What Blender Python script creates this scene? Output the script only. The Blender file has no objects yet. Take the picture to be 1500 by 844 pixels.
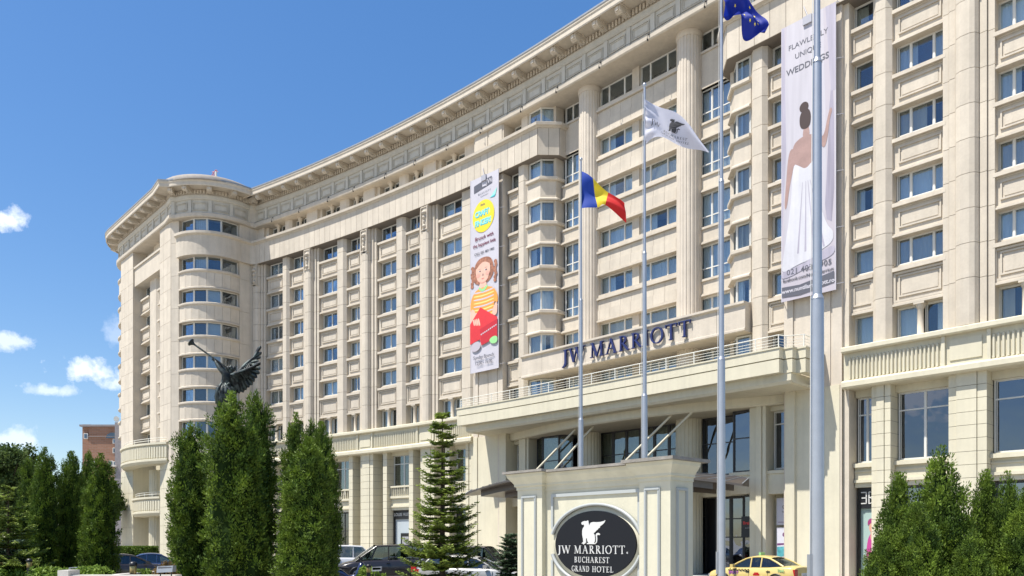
import bpy, math, random
import numpy as np
from mathutils import Vector, Matrix
sc = bpy.context.scene
R = math.radians
# ------------------------------------------------------------------ camera
cam_d = bpy.data.cameras.new("camera"); cam = bpy.data.objects.new("camera", cam_d)
sc.collection.objects.link(cam); sc.camera = cam
cam.location = (0, 0, 2.0); cam.rotation_euler = (R(90), 0, 0)
cam_d.sensor_width = 36; cam_d.lens = 36*1180/1500.0
cam_d.shift_y = 374/1500.0
cam_d.clip_start = 0.2; cam_d.clip_end = 6000
# ------------------------------------------------------------------ sun and sky
SUN_EL = R(63.5); sd = Vector((-0.923, -0.385))            # horizontal direction towards the sun
sun_vec = Vector((sd.x*math.cos(SUN_EL), sd.y*math.cos(SUN_EL), math.sin(SUN_EL)))
sun_d = bpy.data.lights.new("sun", 'SUN'); sun = bpy.data.objects.new("sun", sun_d)
sun_d.energy = 4.6; sun_d.angle = R(0.53); sun_d.color = (1.0, 0.955, 0.88)
sun.rotation_euler = sun_vec.to_track_quat('Z', 'Y').to_euler()
sun.location = (-60, -40, 90); sc.collection.objects.link(sun)
w = bpy.data.worlds.new("World"); sc.world = w; w.use_nodes = True
nt = w.node_tree; N = nt.nodes; L = nt.links; N.clear()
def nn(t, **k):
    n = N.new(t)
    for a, b in k.items(): setattr(n, a, b)
    return n
def mth(op, a, b=None, c=None, clamp=False):
    n = N.new('ShaderNodeMath'); n.operation = op; n.use_clamp = clamp
    for i, v in enumerate((a, b, c)):
        if v is None: continue
        if isinstance(v, (int, float)): n.inputs[i].default_value = v
        else: L.new(v, n.inputs[i])
    return n.outputs[0]
sky = nn('ShaderNodeTexSky', sky_type='NISHITA', sun_disc=False)
sky.sun_elevation = SUN_EL; sky.sun_rotation = math.atan2(sd.x, sd.y) % (2*math.pi)
sky.air_density = 1.0; sky.dust_density = 0.6; sky.ozone_density = 1.6; sky.altitude = 80
hs = nn('ShaderNodeHueSaturation'); hs.inputs['Saturation'].default_value = 1.56; hs.inputs['Value'].default_value = 1.07; hs.inputs['Hue'].default_value = 0.508
gm = nn('ShaderNodeGamma'); gm.inputs['Gamma'].default_value = 0.72; L.new(sky.outputs[0], gm.inputs['Color']); L.new(gm.outputs[0], hs.inputs['Color'])
tc = nn('ShaderNodeTexCoord'); sep = nn('ShaderNodeSeparateXYZ'); L.new(tc.outputs['Generated'], sep.inputs[0])
az = mth('ARCTAN2', sep.outputs[0], sep.outputs[1])
hor = mth('SQRT', mth('ADD', mth('MULTIPLY', sep.outputs[0], sep.outputs[0]), mth('MULTIPLY', sep.outputs[1], sep.outputs[1])))
el = mth('ARCTAN2', sep.outputs[2], hor)
noi = nn('ShaderNodeTexNoise'); noi.inputs['Scale'].default_value = 34; noi.inputs['Detail'].default_value = 8; noi.inputs['Roughness'].default_value = 0.62
L.new(tc.outputs['Generated'], noi.inputs['Vector'])
nz = mth('SUBTRACT', noi.outputs['Fac'], 0.5)
# cumulus puffs low over the horizon: azimuth, elevation, half width, half height, density
CL = [(-27.4, 10.7, 2.0, 1.05, 1.0), (-26.0, 10.1, 1.6, .7, .8), (-29.8, 9.3, 1.6, .5, .7), (-31.9, 18.8, 1.1, 1.0, 1.0), (-32.2, 12.0, 1.2, .7, .8),
      (-31.8, 6.2, 2.2, .75, .7), (-26.0, 13.0, .7, 1.7, .35), (-36.5, 13, 3.2, 1.6, 1.0), (-45, 9, 4, 1.5, 1.0), (-60, 14, 5, 2, 1.0), (-85, 10, 5, 2, .9),
      (48, 10, 4, 1.6, 1), (66, 15, 5, 2, 1), (92, 9, 5, 1.8, 1), (120, 14, 6, 2.4, 1), (148, 9, 6, 2, 1), (173, 15, 7, 2.4, 1), (-165, 8, 5, 2, 1), (-140, 13, 6, 2.4, 1), (-112, 9, 5, 2, 1),
      (-95, 24, 5, 2, .7), (-130, 28, 6, 2.4, .8), (-74, 27, 4, 1.7, .5), (160, 30, 6, 2.6, .7)]
tot = None
for a_, e_, w_, h_, dn in CL:
    dx = mth('MULTIPLY', mth('SUBTRACT', az, R(a_)), 1/R(w_)); dy = mth('MULTIPLY', mth('SUBTRACT', el, R(e_)), 1/R(h_))
    dy = mth('MULTIPLY', dy, mth('ADD', 1.0, mth('MULTIPLY', mth('LESS_THAN', dy, 0.0), 0.5)))
    r_ = mth('SQRT', mth('ADD', mth('MULTIPLY', dx, dx), mth('MULTIPLY', dy, dy)))
    v = mth('ADD', mth('SUBTRACT', 1.0, r_), mth('MULTIPLY', nz, 3.6))
    v = mth('MULTIPLY', v, 1.5, clamp=True); v = mth('MULTIPLY', v, dn)
    tot = v if tot is None else mth('MAXIMUM', tot, v)
mix = nn('ShaderNodeMixRGB'); L.new(mth('MULTIPLY', tot, 0.78), mix.inputs[0]); L.new(hs.outputs[0], mix.inputs[1])
mix.inputs[2].default_value = (5.0, 5.25, 5.7, 1)
bg = nn('ShaderNodeBackground'); bg.inputs['Strength'].default_value = 0.15
L.new(mix.outputs[0], bg.inputs['Color'])
wo = nn('ShaderNodeOutputWorld'); L.new(bg.outputs[0], wo.inputs[0])
sc.view_settings.view_transform = 'Standard'; sc.view_settings.look = 'None'
sc.view_settings.gamma = 1; sc.view_settings.exposure = 0.74
sc.render.engine = 'CYCLES'; sc.cycles.max_bounces = 7; sc.cycles.transparent_max_bounces = 12
sc.cycles.caustics_reflective = False; sc.cycles.caustics_refractive = False
# ------------------------------------------------------------------ materials
def mat(name, col, rough=.8, metal=0, var=.0, vscale=3., streak=0, bump=0, bscale=30, rnd=0, coat=0, spec=.5, col2=None, grime=0):
    m = bpy.data.materials.new(name); m.use_nodes = True; t = m.node_tree; n = t.nodes; l = t.links
    b = n['Principled BSDF']; b.inputs['Roughness'].default_value = rough; b.inputs['Metallic'].default_value = metal
    b.inputs['Specular IOR Level'].default_value = spec
    if coat: b.inputs['Coat Weight'].default_value = coat; b.inputs['Coat Roughness'].default_value = .05
    c = tuple(col)+(1,)
    if not (var or streak or rnd or grime):
        b.inputs['Base Color'].default_value = c
    else:
        geo = n.new('ShaderNodeNewGeometry'); cur = None
        rgb = n.new('ShaderNodeRGB'); rgb.outputs[0].default_value = c; cur = rgb.outputs[0]
        def mult(cur, fac_sock, lo, hi, tint=(1, 1, 1)):
            mr = n.new('ShaderNodeMapRange'); l.new(fac_sock, mr.inputs[0]); mr.inputs[1].default_value = .3; mr.inputs[2].default_value = .7
            mr.inputs[3].default_value = lo; mr.inputs[4].default_value = hi
            mx = n.new('ShaderNodeMixRGB'); mx.blend_type = 'MULTIPLY'; mx.inputs[0].default_value = 1
            l.new(cur, mx.inputs[1]); l.new(mr.outputs[0], mx.inputs[2]); return mx.outputs[0]
        if var:
            no = n.new('ShaderNodeTexNoise'); no.inputs['Scale'].default_value = vscale; no.inputs['Detail'].default_value = 5
            l.new(geo.outputs['Position'], no.inputs['Vector'])
            if col2:
                mr = n.new('ShaderNodeMapRange'); l.new(no.outputs['Fac'], mr.inputs[0]); mr.inputs[1].default_value = .42; mr.inputs[2].default_value = .6
                mx = n.new('ShaderNodeMixRGB'); l.new(mr.outputs[0], mx.inputs[0]); l.new(cur, mx.inputs[1]); mx.inputs[2].default_value = tuple(col2)+(1,); cur = mx.outputs[0]
            cur = mult(cur, no.outputs['Fac'], 1-var, 1+var*.5)
            no3 = n.new('ShaderNodeTexNoise'); no3.inputs['Scale'].default_value = vscale*7; no3.inputs['Detail'].default_value = 4
            l.new(geo.outputs['Position'], no3.inputs['Vector']); cur = mult(cur, no3.outputs['Fac'], 1-var*.5, 1+var*.3)
        if streak:
            mp = n.new('ShaderNodeMapping'); mp.inputs['Scale'].default_value = (3.2, 3.2, .22); l.new(geo.outputs['Position'], mp.inputs['Vector'])
            no2 = n.new('ShaderNodeTexNoise'); no2.inputs['Scale'].default_value = 1.1; no2.inputs['Detail'].default_value = 6
            l.new(mp.outputs[0], no2.inputs['Vector']); cur = mult(cur, no2.outputs['Fac'], 1-streak, 1+streak*.25)
        if grime:   # rain-washed rust-brown stains
            mp = n.new('ShaderNodeMapping'); mp.inputs['Scale'].default_value = (1.3, 1.3, .5); l.new(geo.outputs['Position'], mp.inputs['Vector'])
            no4 = n.new('ShaderNodeTexNoise'); no4.inputs['Scale'].default_value = .9; no4.inputs['Detail'].default_value = 8; no4.inputs['Roughness'].default_value = .7
            l.new(mp.outputs[0], no4.inputs['Vector'])
            mr = n.new('ShaderNodeMapRange'); l.new(no4.outputs['Fac'], mr.inputs[0]); mr.inputs[1].default_value = .55; mr.inputs[2].default_value = .75; mr.inputs[4].default_value = grime
            mx = n.new('ShaderNodeMixRGB'); l.new(mr.outputs[0], mx.inputs[0]); l.new(cur, mx.inputs[1]); mx.inputs[2].default_value = (c[0]*.62, c[1]*.52, c[2]*.42, 1); cur = mx.outputs[0]
        if rnd:
            oi = n.new('ShaderNodeObjectInfo'); mr = n.new('ShaderNodeMapRange'); l.new(oi.outputs['Random'], mr.inputs[0])
            mr.inputs[3].default_value = 1-rnd; mr.inputs[4].default_value = 1+rnd*.6
            mx = n.new('ShaderNodeMixRGB'); mx.blend_type = 'MULTIPLY'; mx.inputs[0].default_value = 1
            l.new(cur, mx.inputs[1]); l.new(mr.outputs[0], mx.inputs[2]); cur = mx.outputs[0]
        l.new(cur, b.inputs['Base Color'])
    if bump:
        nb = n.new('ShaderNodeTexNoise'); nb.inputs['Scale'].default_value = bscale; nb.inputs['Detail'].default_value = 6
        g2 = n.new('ShaderNodeNewGeometry'); l.new(g2.outputs['Position'], nb.inputs['Vector'])
        bp = n.new('ShaderNodeBump'); bp.inputs['Strength'].default_value = bump; bp.inputs['Distance'].default_value = .03
        l.new(nb.outputs['Fac'], bp.inputs['Height']); l.new(bp.outputs[0], b.inputs['Normal'])
    return m
def glass_mat(name, tint, base, refl=.3, rough=.015):
    m = bpy.data.materials.new(name); m.use_nodes = True; t = m.node_tree; n = t.nodes; l = t.links
    for x in list(n):
        if x.type != 'OUTPUT_MATERIAL': n.remove(x)
    out = [x for x in n if x.type == 'OUTPUT_MATERIAL'][0]
    tr = n.new('ShaderNodeBsdfTransparent'); tr.inputs[0].default_value = tuple(tint)+(1,)
    gl = n.new('ShaderNodeBsdfGlossy'); gl.inputs['Roughness'].default_value = rough; gl.inputs['Color'].default_value = tuple(base)+(1,)
    geo = n.new('ShaderNodeNewGeometry')
    no = n.new('ShaderNodeTexNoise'); no.inputs['Scale'].default_value = .55; l.new(geo.outputs['Position'], no.inputs['Vector'])
    bp = n.new('ShaderNodeBump'); bp.inputs['Strength'].default_value = .35; bp.inputs['Distance'].default_value = .05; l.new(no.outputs['Fac'], bp.inputs['Height']); l.new(bp.outputs[0], gl.inputs['Normal'])
    lw = n.new('ShaderNodeLayerWeight'); lw.inputs['Blend'].default_value = .22
    oi = n.new('ShaderNodeObjectInfo')
    mr = n.new('ShaderNodeMapRange'); l.new(oi.outputs['Random'], mr.inputs[0]); mr.inputs[3].default_value = refl*.7; mr.inputs[4].default_value = refl*1.25
    ad = n.new('ShaderNodeMath'); ad.operation = 'ADD'; ad.use_clamp = True; l.new(mr.outputs[0], ad.inputs[0])
    m2 = n.new('ShaderNodeMath'); m2.operation = 'MULTIPLY'; m2.inputs[1].default_value = .6; l.new(lw.outputs['Fresnel'], m2.inputs[0]); l.new(m2.outputs[0], ad.inputs[1])
    ms = n.new('ShaderNodeMixShader'); l.new(ad.outputs[0], ms.inputs[0]); l.new(tr.outputs[0], ms.inputs[1]); l.new(gl.outputs[0], ms.inputs[2])
    l.new(ms.outputs[0], out.inputs[0]); return m
def leaf_mat(name, c1, c2, scale=1.6, trans=.25):
    m = bpy.data.materials.new(name); m.use_nodes = True; t = m.node_tree; n = t.nodes; l = t.links
    b = n['Principled BSDF']; b.inputs['Roughness'].default_value = .62; b.inputs['Specular IOR Level'].default_value = .25
    geo = n.new('ShaderNodeNewGeometry'); no = n.new('ShaderNodeTexNoise'); no.inputs['Scale'].default_value = scale; no.inputs['Detail'].default_value = 4
    l.new(geo.outputs['Position'], no.inputs['Vector'])
    mr = n.new('ShaderNodeMapRange'); l.new(no.outputs['Fac'], mr.inputs[0]); mr.inputs[1].default_value = .36; mr.inputs[2].default_value = .64
    mx = n.new('ShaderNodeMixRGB'); l.new(mr.outputs[0], mx.inputs[0]); mx.inputs[1].default_value = tuple(c1)+(1,); mx.inputs[2].default_value = tuple(c2)+(1,)
    oi = n.new('ShaderNodeAttribute'); oi.attribute_name = 'shade'
    m3 = n.new('ShaderNodeMixRGB'); m3.blend_type = 'MULTIPLY'; m3.inputs[0].default_value = 1; l.new(mx.outputs[0], m3.inputs[1]); l.new(oi.outputs['Color'], m3.inputs[2])
    l.new(m3.outputs[0], b.inputs['Base Color'])
    tl = n.new('ShaderNodeBsdfTranslucent'); l.new(m3.outputs[0], tl.inputs[0])
    ms = n.new('ShaderNodeMixShader'); ms.inputs[0].default_value = trans; out = [x for x in n if x.type == 'OUTPUT_MATERIAL'][0]
    l.new(b.outputs[0], ms.inputs[1]); l.new(tl.outputs[0], ms.inputs[2]); l.new(ms.outputs[0], out.inputs[0]); return m
M = {}
M['stone'] = mat('travertine', (.578, .512, .415), .85, var=.08, vscale=1.3, streak=.08, bump=.2, bscale=9, rnd=.07, grime=.13)
M['pstone'] = mat('pink_travertine', (.59, .522, .43), .85, var=.08, vscale=1.3, streak=.08, bump=.2, bscale=9, rnd=.07, grime=.11)
M['plaster'] = mat('cream_plaster', (.62, .572, .43), .8, var=.05, vscale=.7, streak=.07, bump=.12, bscale=14)
M['joint'] = mat('stone_joint', (.20, .17, .14), .95)
M['fstone'] = mat('frieze_stone', (.57, .532, .45), .85, var=.08, vscale=1.5, streak=.08, bump=.2, bscale=10, rnd=.05, grime=.12)
M['inner'] = mat('room_dark', (.05, .05, .055), .9)  # near-black colour stands in for unlit rooms
M['frame'] = mat('window_aluminium', (.66, .65, .60), .45, var=.03)
M['dframe'] = mat('dark_bronze_frame', (.03, .028, .027), .4)
M['curtain'] = mat('curtain_cloth', (.80, .85, .88), .9, rnd=.22)
M['curtain2'] = mat('curtain_beige', (.62, .56, .44), .9, rnd=.2)
M['glass'] = glass_mat('blue_glass', (.86, .915, .945), (.74, .82, .92), .10)
M['pglass'] = glass_mat('grey_glass', (.66, .68, .62), (.72, .78, .84), .16)
M['dglass'] = glass_mat('dark_glass', (.16, .18, .22), (.75, .82, .95), .22)
M['lead'] = mat('grey_metal_flashing', (.30, .32, .34), .5, metal=.3, var=.1)
M['roofm'] = mat('roof_membrane', (.30, .27, .24), .8, var=.15)
M['rail'] = mat('white_painted_steel', (.72, .71, .64), .45)
M['pole'] = mat('brushed_pole', (.40, .42, .45), .38, metal=.55, var=.06, vscale=6)
M['navy'] = mat('navy_letter', (.018, .026, .115), .4)
M['print_white'] = mat('printed_vinyl', (.52, .50, .54), .6, var=.05, vscale=.8)
M['signblack'] = mat('sign_black', (.010, .011, .014), .55, spec=.2)
M['signwhite'] = mat('sign_white', (.58, .58, .56), .5)
M['signpaint'] = mat('sign_cream_paint', (.585, .555, .425), .6, var=.06, vscale=1.2, streak=.08, bump=.1, bscale=20)
M['signtrim'] = mat('sign_grey_trim', (.38, .40, .39), .5)
M['slate'] = mat('cap_stone', (.26, .24, .21), .85, var=.2, vscale=4, bump=.4, bscale=25)
M['bronze'] = mat('verdigris_bronze', (.030, .034, .034), .5, metal=.5, var=.4, vscale=5, col2=(.060, .078, .074), bump=.3, bscale=18)
M['awning'] = mat('awning_metal', (.13, .11, .095), .35, metal=.5, var=.1)
M['black'] = mat('black_plastic', (.012, .012, .013), .4)
M['gold'] = mat('brass_band', (.45, .34, .14), .35, metal=.5)
M['rubber'] = mat('tyre_rubber', (.02, .02, .02), .8)
M['rim'] = mat('alloy_rim', (.45, .46, .48), .3, metal=.8)
M['carglass'] = glass_mat('car_glass', (.22, .27, .26), (.7, .76, .8), .12)
M['red'] = mat('tail_lamp_red', (.45, .012, .015), .25, coat=.5)
M['lamp'] = mat('lamp_clear', (.55, .57, .60), .12, metal=.4)
M['asphalt'] = mat('asphalt', (.15, .148, .145), .9, var=.25, vscale=.8, bump=.4, bscale=40)
M['paving'] = mat('paving', (.45, .42, .37), .85, var=.15, vscale=1.2)
M['kerb'] = mat('kerb_stone', (.34, .33, .31), .85, var=.12)
M['white'] = mat('road_paint', (.7, .7, .68), .7, var=.1)
M['wallstone'] = mat('planter_white_stone', (.60, .56, .50), .8, var=.1, vscale=2)
M['soil'] = mat('planter_soil', (.07, .05, .035), .95, var=.3)
M['bark'] = mat('bark', (.10, .075, .05), .95, var=.3, vscale=8, bump=.8, bscale=25)
M['p_dark0'] = mat('dark_fitting', (.03, .028, .026), .6)
M['thuja'] = leaf_mat('thuja_leaf', (.056, .106, .016), (.155, .235, .030), 2.2, .22)
M['fir'] = leaf_mat('fir_needle', (.085, .135, .03), (.23, .30, .065), 2.5, .25)
M['spruce'] = leaf_mat('spruce_needle', (.05, .085, .055), (.09, .14, .08), 2.5, .15)
M['broad'] = leaf_mat('broad_leaf', (.055, .095, .03), (.11, .17, .045), .9)
M['junip'] = leaf_mat('juniper_leaf', (.12, .20, .03), (.20, .30, .05), 1.5)
M['brownshrub'] = leaf_mat('brown_shrub_leaf', (.16, .10, .05), (.24, .17, .08), 2.0)
M['core'] = mat('crown_inner', (.022, .040, .010), .95, spec=.05)  # fill inside crowns and hedge, their inner shade put into the colour
# ------------------------------------------------------------------ frames of reference
TH = R(47.4); X0, Z0, RAD = 5.0, 53.6+2.45*math.tan(R(47.4)), 164.0
class Curve:                       # the concave street front: s along it, d out of it, h up
    def P(self, s, d=0, h=0):
        if s >= 0: x = X0+s*math.cos(TH); z = Z0-s*math.sin(TH); th = TH
        else:
            th = TH+s/RAD; x = X0-RAD*(math.sin(TH)-math.sin(th)); z = Z0+RAD*(math.cos(th)-math.cos(TH))
        return Vector((x-math.sin(th)*d, z-math.cos(th)*d, h))
    def ang(self, s): return TH+min(s, 0)/RAD
class Line:                        # straight front: origin, angle of its run below the x axis
    def __init__(self, x, y, th): self.x, self.y, self.th = x, y, th
    def P(self, s, d=0, h=0):
        return Vector((self.x+s*math.cos(self.th)-d*math.sin(self.th), self.y-s*math.sin(self.th)-d*math.cos(self.th), h))
    def ang(self, s): return self.th
class Loc:                         # local building frame for shared meshes: x along, y inward, z up
    def P(self, s, d=0, h=0): return Vector((s, -d, h))
    def ang(self, s): return 0
LOC = Loc(); FC = Curve()
class MB:
    def __init__(s): s.v = []; s.f = []; s.sm = []; s.ch = []
    def add(s, vs, fs, smooth=False, pb=None):
        o = len(s.v); s.ch.append((o, len(vs), len(s.f), len(fs), pb)); s.v += [tuple(p) for p in vs]; s.f += [tuple(i+o for i in f) for f in fs]; s.sm += [smooth]*len(fs)
    def sbox(s, F, s0, s1, d0, d1, h0, h1, n=None):
        if n is None: n = max(1, int(abs(s1-s0)/2.0)) if isinstance(F, Curve) and s0 < 0 else 1
        vs = []; fs = []
        for i in range(n+1):
            t = s0+(s1-s0)*i/n
            vs += [F.P(t, d0, h0), F.P(t, d1, h0), F.P(t, d1, h1), F.P(t, d0, h1)]
        for i in range(n):
            a = 4*i; b = a+4
            for j in range(4): k = (j+1) % 4; fs.append((a+j, b+j, b+k, a+k))
        fs += [(3, 2, 1, 0), (4*n, 4*n+1, 4*n+2, 4*n+3)]
        s.add(vs, fs, False, (min(s0, s1), min(d0, d1), h0, max(s0, s1), max(d0, d1), h1) if isinstance(F, Curve) else None); return s
    def prism(s, F, pts, h0, h1, smooth=False):
        n = len(pts); vs = [F.P(a, b, h0) for a, b in pts]+[F.P(a, b, h1) for a, b in pts]
        fs = [(i, (i+1) % n, n+(i+1) % n, n+i) for i in range(n)]
        fs = fs+[tuple(range(n-1, -1, -1)), tuple(range(n, 2*n))]; xs = [a for a, b in pts]; ys = [b for a, b in pts]
        s.add(vs, fs, smooth, (min(xs), min(ys), h0, max(xs), max(ys), h1) if isinstance(F, Curve) else None); return s
    def sweep(s, F, ss, prof, smooth=False):          # closed profile of (d, h) along positions ss
        m = len(prof); vs = []; fs = []
        for t in ss: vs += [F.P(t, d, h) for d, h in prof]
        for i in range(len(ss)-1):
            for j in range(m): k = (j+1) % m; fs.append((i*m+j, (i+1)*m+j, (i+1)*m+k, i*m+k))
        fs += [tuple(range(m-1, -1, -1)), tuple((len(ss)-1)*m+j for j in range(m))]
        s.add(vs, fs, smooth); return s
    def path(s, pts, prof, closed=False):            # mitred sweep of (d, h) along ground points; outside is to the right-hand side
        n = len(pts); m = len(prof); vs = []; fs = []
        for i, p in enumerate(pts):
            p = Vector(p[:2]); a = Vector(pts[i-1][:2]) if i else None; b = Vector(pts[i+1][:2]) if i < n-1 else None
            d1 = (p-a).normalized() if a is not None else None; d2 = (b-p).normalized() if b is not None else None
            n1 = Vector((d1.y, -d1.x)) if d1 is not None else None; n2 = Vector((d2.y, -d2.x)) if d2 is not None else None
            if n1 is None: mm = n2
            elif n2 is None: mm = n1
            else:
                mm = (n1+n2); mm = mm/max(.35, (1+n1.dot(n2)))
            for d, h in prof: vs.append((p.x+mm.x*d, p.y+mm.y*d, h))
        for i in range(n-1):
            for j in range(m): k = (j+1) % m; fs.append((i*m+j, (i+1)*m+j, (i+1)*m+k, i*m+k))
        fs += [tuple(range(m-1, -1, -1)), tuple((n-1)*m+j for j in range(m))]
        s.add(vs, fs); return s
    def cyl(s, a, b, r0, r1=None, n=12, smooth=True, caps=True):
        a = Vector(a); b = Vector(b); r1 = r0 if r1 is None else r1
        z = (b-a).normalized(); x = z.orthogonal().normalized(); y = z.cross(x); vs = []
        for c, r in ((a, r0), (b, r1)):
            for i in range(n): t = 2*math.pi*i/n; vs.append(c+x*(r*math.cos(t))+y*(r*math.sin(t)))
        s.add(vs, [(i, (i+1) % n, n+(i+1) % n, n+i) for i in range(n)], smooth)
        if caps: s.add(vs, [tuple(range(n-1, -1, -1)), tuple(range(n, 2*n))])
        return s
    def tube(s, pts, rs, n=8):
        pts = [Vector(p) for p in pts]; vs = []; fs = []; m = len(pts)
        if isinstance(rs, (int, float)): rs = [rs]*m
        x = None
        for i, p in enumerate(pts):
            z = (pts[min(i+1, m-1)]-pts[max(i-1, 0)]).normalized()
            x = z.orthogonal().normalized() if x is None else (x-z*x.dot(z)).normalized(); y = z.cross(x)
            for k in range(n): t = 2*math.pi*k/n; vs.append(p+x*(rs[i]*math.cos(t))+y*(rs[i]*math.sin(t)))
        for i in range(m-1):
            for k in range(n): fs.append((i*n+k, i*n+(k+1) % n, (i+1)*n+(k+1) % n, (i+1)*n+k))
        s.add(vs, fs, True); s.add(vs, [tuple(range(n-1, -1, -1)), tuple((m-1)*n+k for k in range(n))]); return s
    def lathe(s, c, prof, n=24, rad=None):
        c = Vector(c); vs = []; fs = []; m = len(prof)
        for r, h in prof:
            for k in range(n): t = 2*math.pi*k/n; q = r if rad is None else rad(r, t, h); vs.append(c+Vector((q*math.cos(t), q*math.sin(t), h)))
        for i in range(m-1):
            for k in range(n): fs.append((i*n+k, i*n+(k+1) % n, (i+1)*n+(k+1) % n, (i+1)*n+k))
        s.add(vs, fs, True); s.add(vs, [tuple(range(n-1, -1, -1)), tuple((m-1)*n+k for k in range(n))]); return s
    def wbox(s, x0, x1, y0, y1, z0, z1):
        vs = [(x0, y0, z0), (x1, y0, z0), (x1, y1, z0), (x0, y1, z0), (x0, y0, z1), (x1, y0, z1), (x1, y1, z1), (x0, y1, z1)]
        s.add(vs, [(0, 3, 2, 1), (4, 5, 6, 7), (0, 1, 5, 4), (1, 2, 6, 5), (2, 3, 7, 6), (3, 0, 4, 7)]); return s
    def mesh(s, name, m):
        me = bpy.data.meshes.new(name); me.from_pydata(s.v, [], s.f)
        me.polygons.foreach_set('use_smooth', s.sm); me.materials.append(m); me.validate(); me.update(); return me
    def split(s, name, m, parent, tol=.03):          # one object for each separate piece
        B = []
        for o, nv, fo, nf, pb in s.ch:
            if pb is None: V_ = s.v[o:o+nv]; pb = tuple(min(v[i] for v in V_) for i in range(3))+tuple(max(v[i] for v in V_) for i in range(3)); k = 1
            else: k = 0
            B.append((k, pb))
        par = list(range(len(B)))
        def find(i):
            while par[i] != i: i = par[i]
            return i
        for i in range(len(B)):
            for j in range(i):
                if B[i][0] == B[j][0] and all(B[i][1][a] <= B[j][1][a+3]+tol and B[j][1][a] <= B[i][1][a+3]+tol for a in range(3)): par[find(i)] = find(j)
        G = {}
        for i in range(len(B)): G.setdefault(find(i), []).append(i)
        out = []
        for g in G.values():
            mb = MB()
            for i in g: o, nv, fo, nf, pb = s.ch[i]; mb.add(s.v[o:o+nv], [tuple(q-o for q in f) for f in s.f[fo:fo+nf]], s.sm[fo])
            out.append(mb.build(name, m, parent))
        return out
    def build(s, name, m, parent=None, **k): return obj(name, s.mesh(name, m), parent, **k)
def obj(name, me, parent=None, loc=None, rot=None, **k):
    o = bpy.data.objects.new(name, me); sc.collection.objects.link(o)
    base = Vector((0, 0, 0))
    if parent is not None:
        o.parent = parent
        if parent.get('wm') is None: base = Vector(parent.get('base', (0, 0, 0)))
    l = Vector(loc) if loc is not None else Vector((0, 0, 0))
    if parent is not None and parent.get('is_local'): o.location = l
    else: o.location = l-base
    if rot is not None: o.rotation_euler = (0, 0, rot)
    for a, b in k.items(): o[a] = b
    return o
def thing(name, label, cat, base, group=None):
    o = bpy.data.objects.new(name, None); sc.collection.objects.link(o); o.location = base; o['base'] = tuple(base)
    o['label'] = label; o['category'] = cat
    if group: o['group'] = group
    return o
def fix():                                            # helper properties are not part of the scene
    for o in sc.objects:
        for k in ('base', 'is_local', 'wm'):
            if k in o: del o[k]
def tag(o, label, cat, group=None):
    o['label'] = label; o['category'] = cat
    if group: o['group'] = group
    return o
def sub(name, me, parent_part, **k):                  # sub-part sharing its part's frame (both built in the same coordinates)
    o = bpy.data.objects.new(name, me); sc.collection.objects.link(o); o.parent = parent_part
    for a, b in k.items(): o[a] = b
    return o
def place(F, s, d, h, name, me, parent):              # shared mesh set on a front
    return obj(name, me, parent, loc=F.P(s, d, h), rot=-F.ang(s))
rng = random.Random(7)
def frange(a, b, st):
    n = max(1, int(round(abs(b-a)/st))); return [a+(b-a)*i/n for i in range(n+1)]
# ================================================================== ground and roads
def sheet(name, pts, z, m, **k):
    mb = MB(); mb.add([(a, b, z) for a, b in pts], [tuple(range(len(pts)))]); o = mb.build(name, m); o['kind'] = 'structure'; return o
sheet('ground', [(-3000, -1500), (3000, -1500), (3000, 4000), (-3000, 4000)], -0.004, M['paving'])
mb = MB()
ss = frange(-60, 60, 3)
for a, b in zip(ss[:-1], ss[1:]):
    mb.add([FC.P(a, 6, 0), FC.P(b, 6, 0), FC.P(b, 26, 0), FC.P(a, 26, 0)], [(0, 1, 2, 3)])
o = mb.build('road', M['asphalt']); o['kind'] = 'structure'
mb = MB().sweep(FC, ss, [(5.6, -.1), (5.9, -.1), (5.9, .12), (5.6, .12)])
o = mb.build('kerb', M['kerb']); o['kind'] = 'structure'
mb = MB().sweep(FC, ss, [(-.5, -.1), (5.6, -.1), (5.6, .115), (-.5, .115)])
o = mb.build('pavement', M['paving']); o['kind'] = 'structure'
mb = MB()
for i in range(-14, 14):
    a = i*3.1; mb.add([FC.P(a, 16, .004), FC.P(a+1.6, 16, .004), FC.P(a+1.6, 16.14, .004), FC.P(a, 16.14, .004)], [(0, 1, 2, 3)])
o = mb.build('road_markings', M['white']); o['kind'] = 'structure'
# ================================================================== hotel
hotel = thing('hotel_building', 'long curved pale stone hotel with rows of windows, giant fluted columns and an entrance canopy', 'hotel', FC.P(3.65, 0, 0))
H = hotel; S0 = 15.78; PI_ = 3.28
SILL = [S0+PI_*k for k in range(5)]
COURSE = [12.3, 14.52]+[14.52+1.64*k for k in range(1, 10)]+[30.5]
END = 33.0
CAPS = [-41.0, -33.05, -25.0, -17.1]
RCAP = [24.5, 32.2]
# window columns: (s0, s1, sash layout)
WCOL = [(-39.75, -37.26), (-36.25, -34.2), (-31.9, -29.28), (-27.98, -26.15), (-23.75, -21.23), (-20.02, -18.25), (-15.9, -13.1),
        (-7.95, -6.75), (14.0, 15.2), (18.75, 19.98), (20.95, 23.5), (25.55, 28.1)]
PLAIN = [(-37.26, -36.25), (-29.28, -27.98), (-21.23, -20.02), (-13.1, -11.65), (-6.75, -5.75), (12.95, 14.0), (19.98, 20.95), (28.1, 29.1)]
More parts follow.
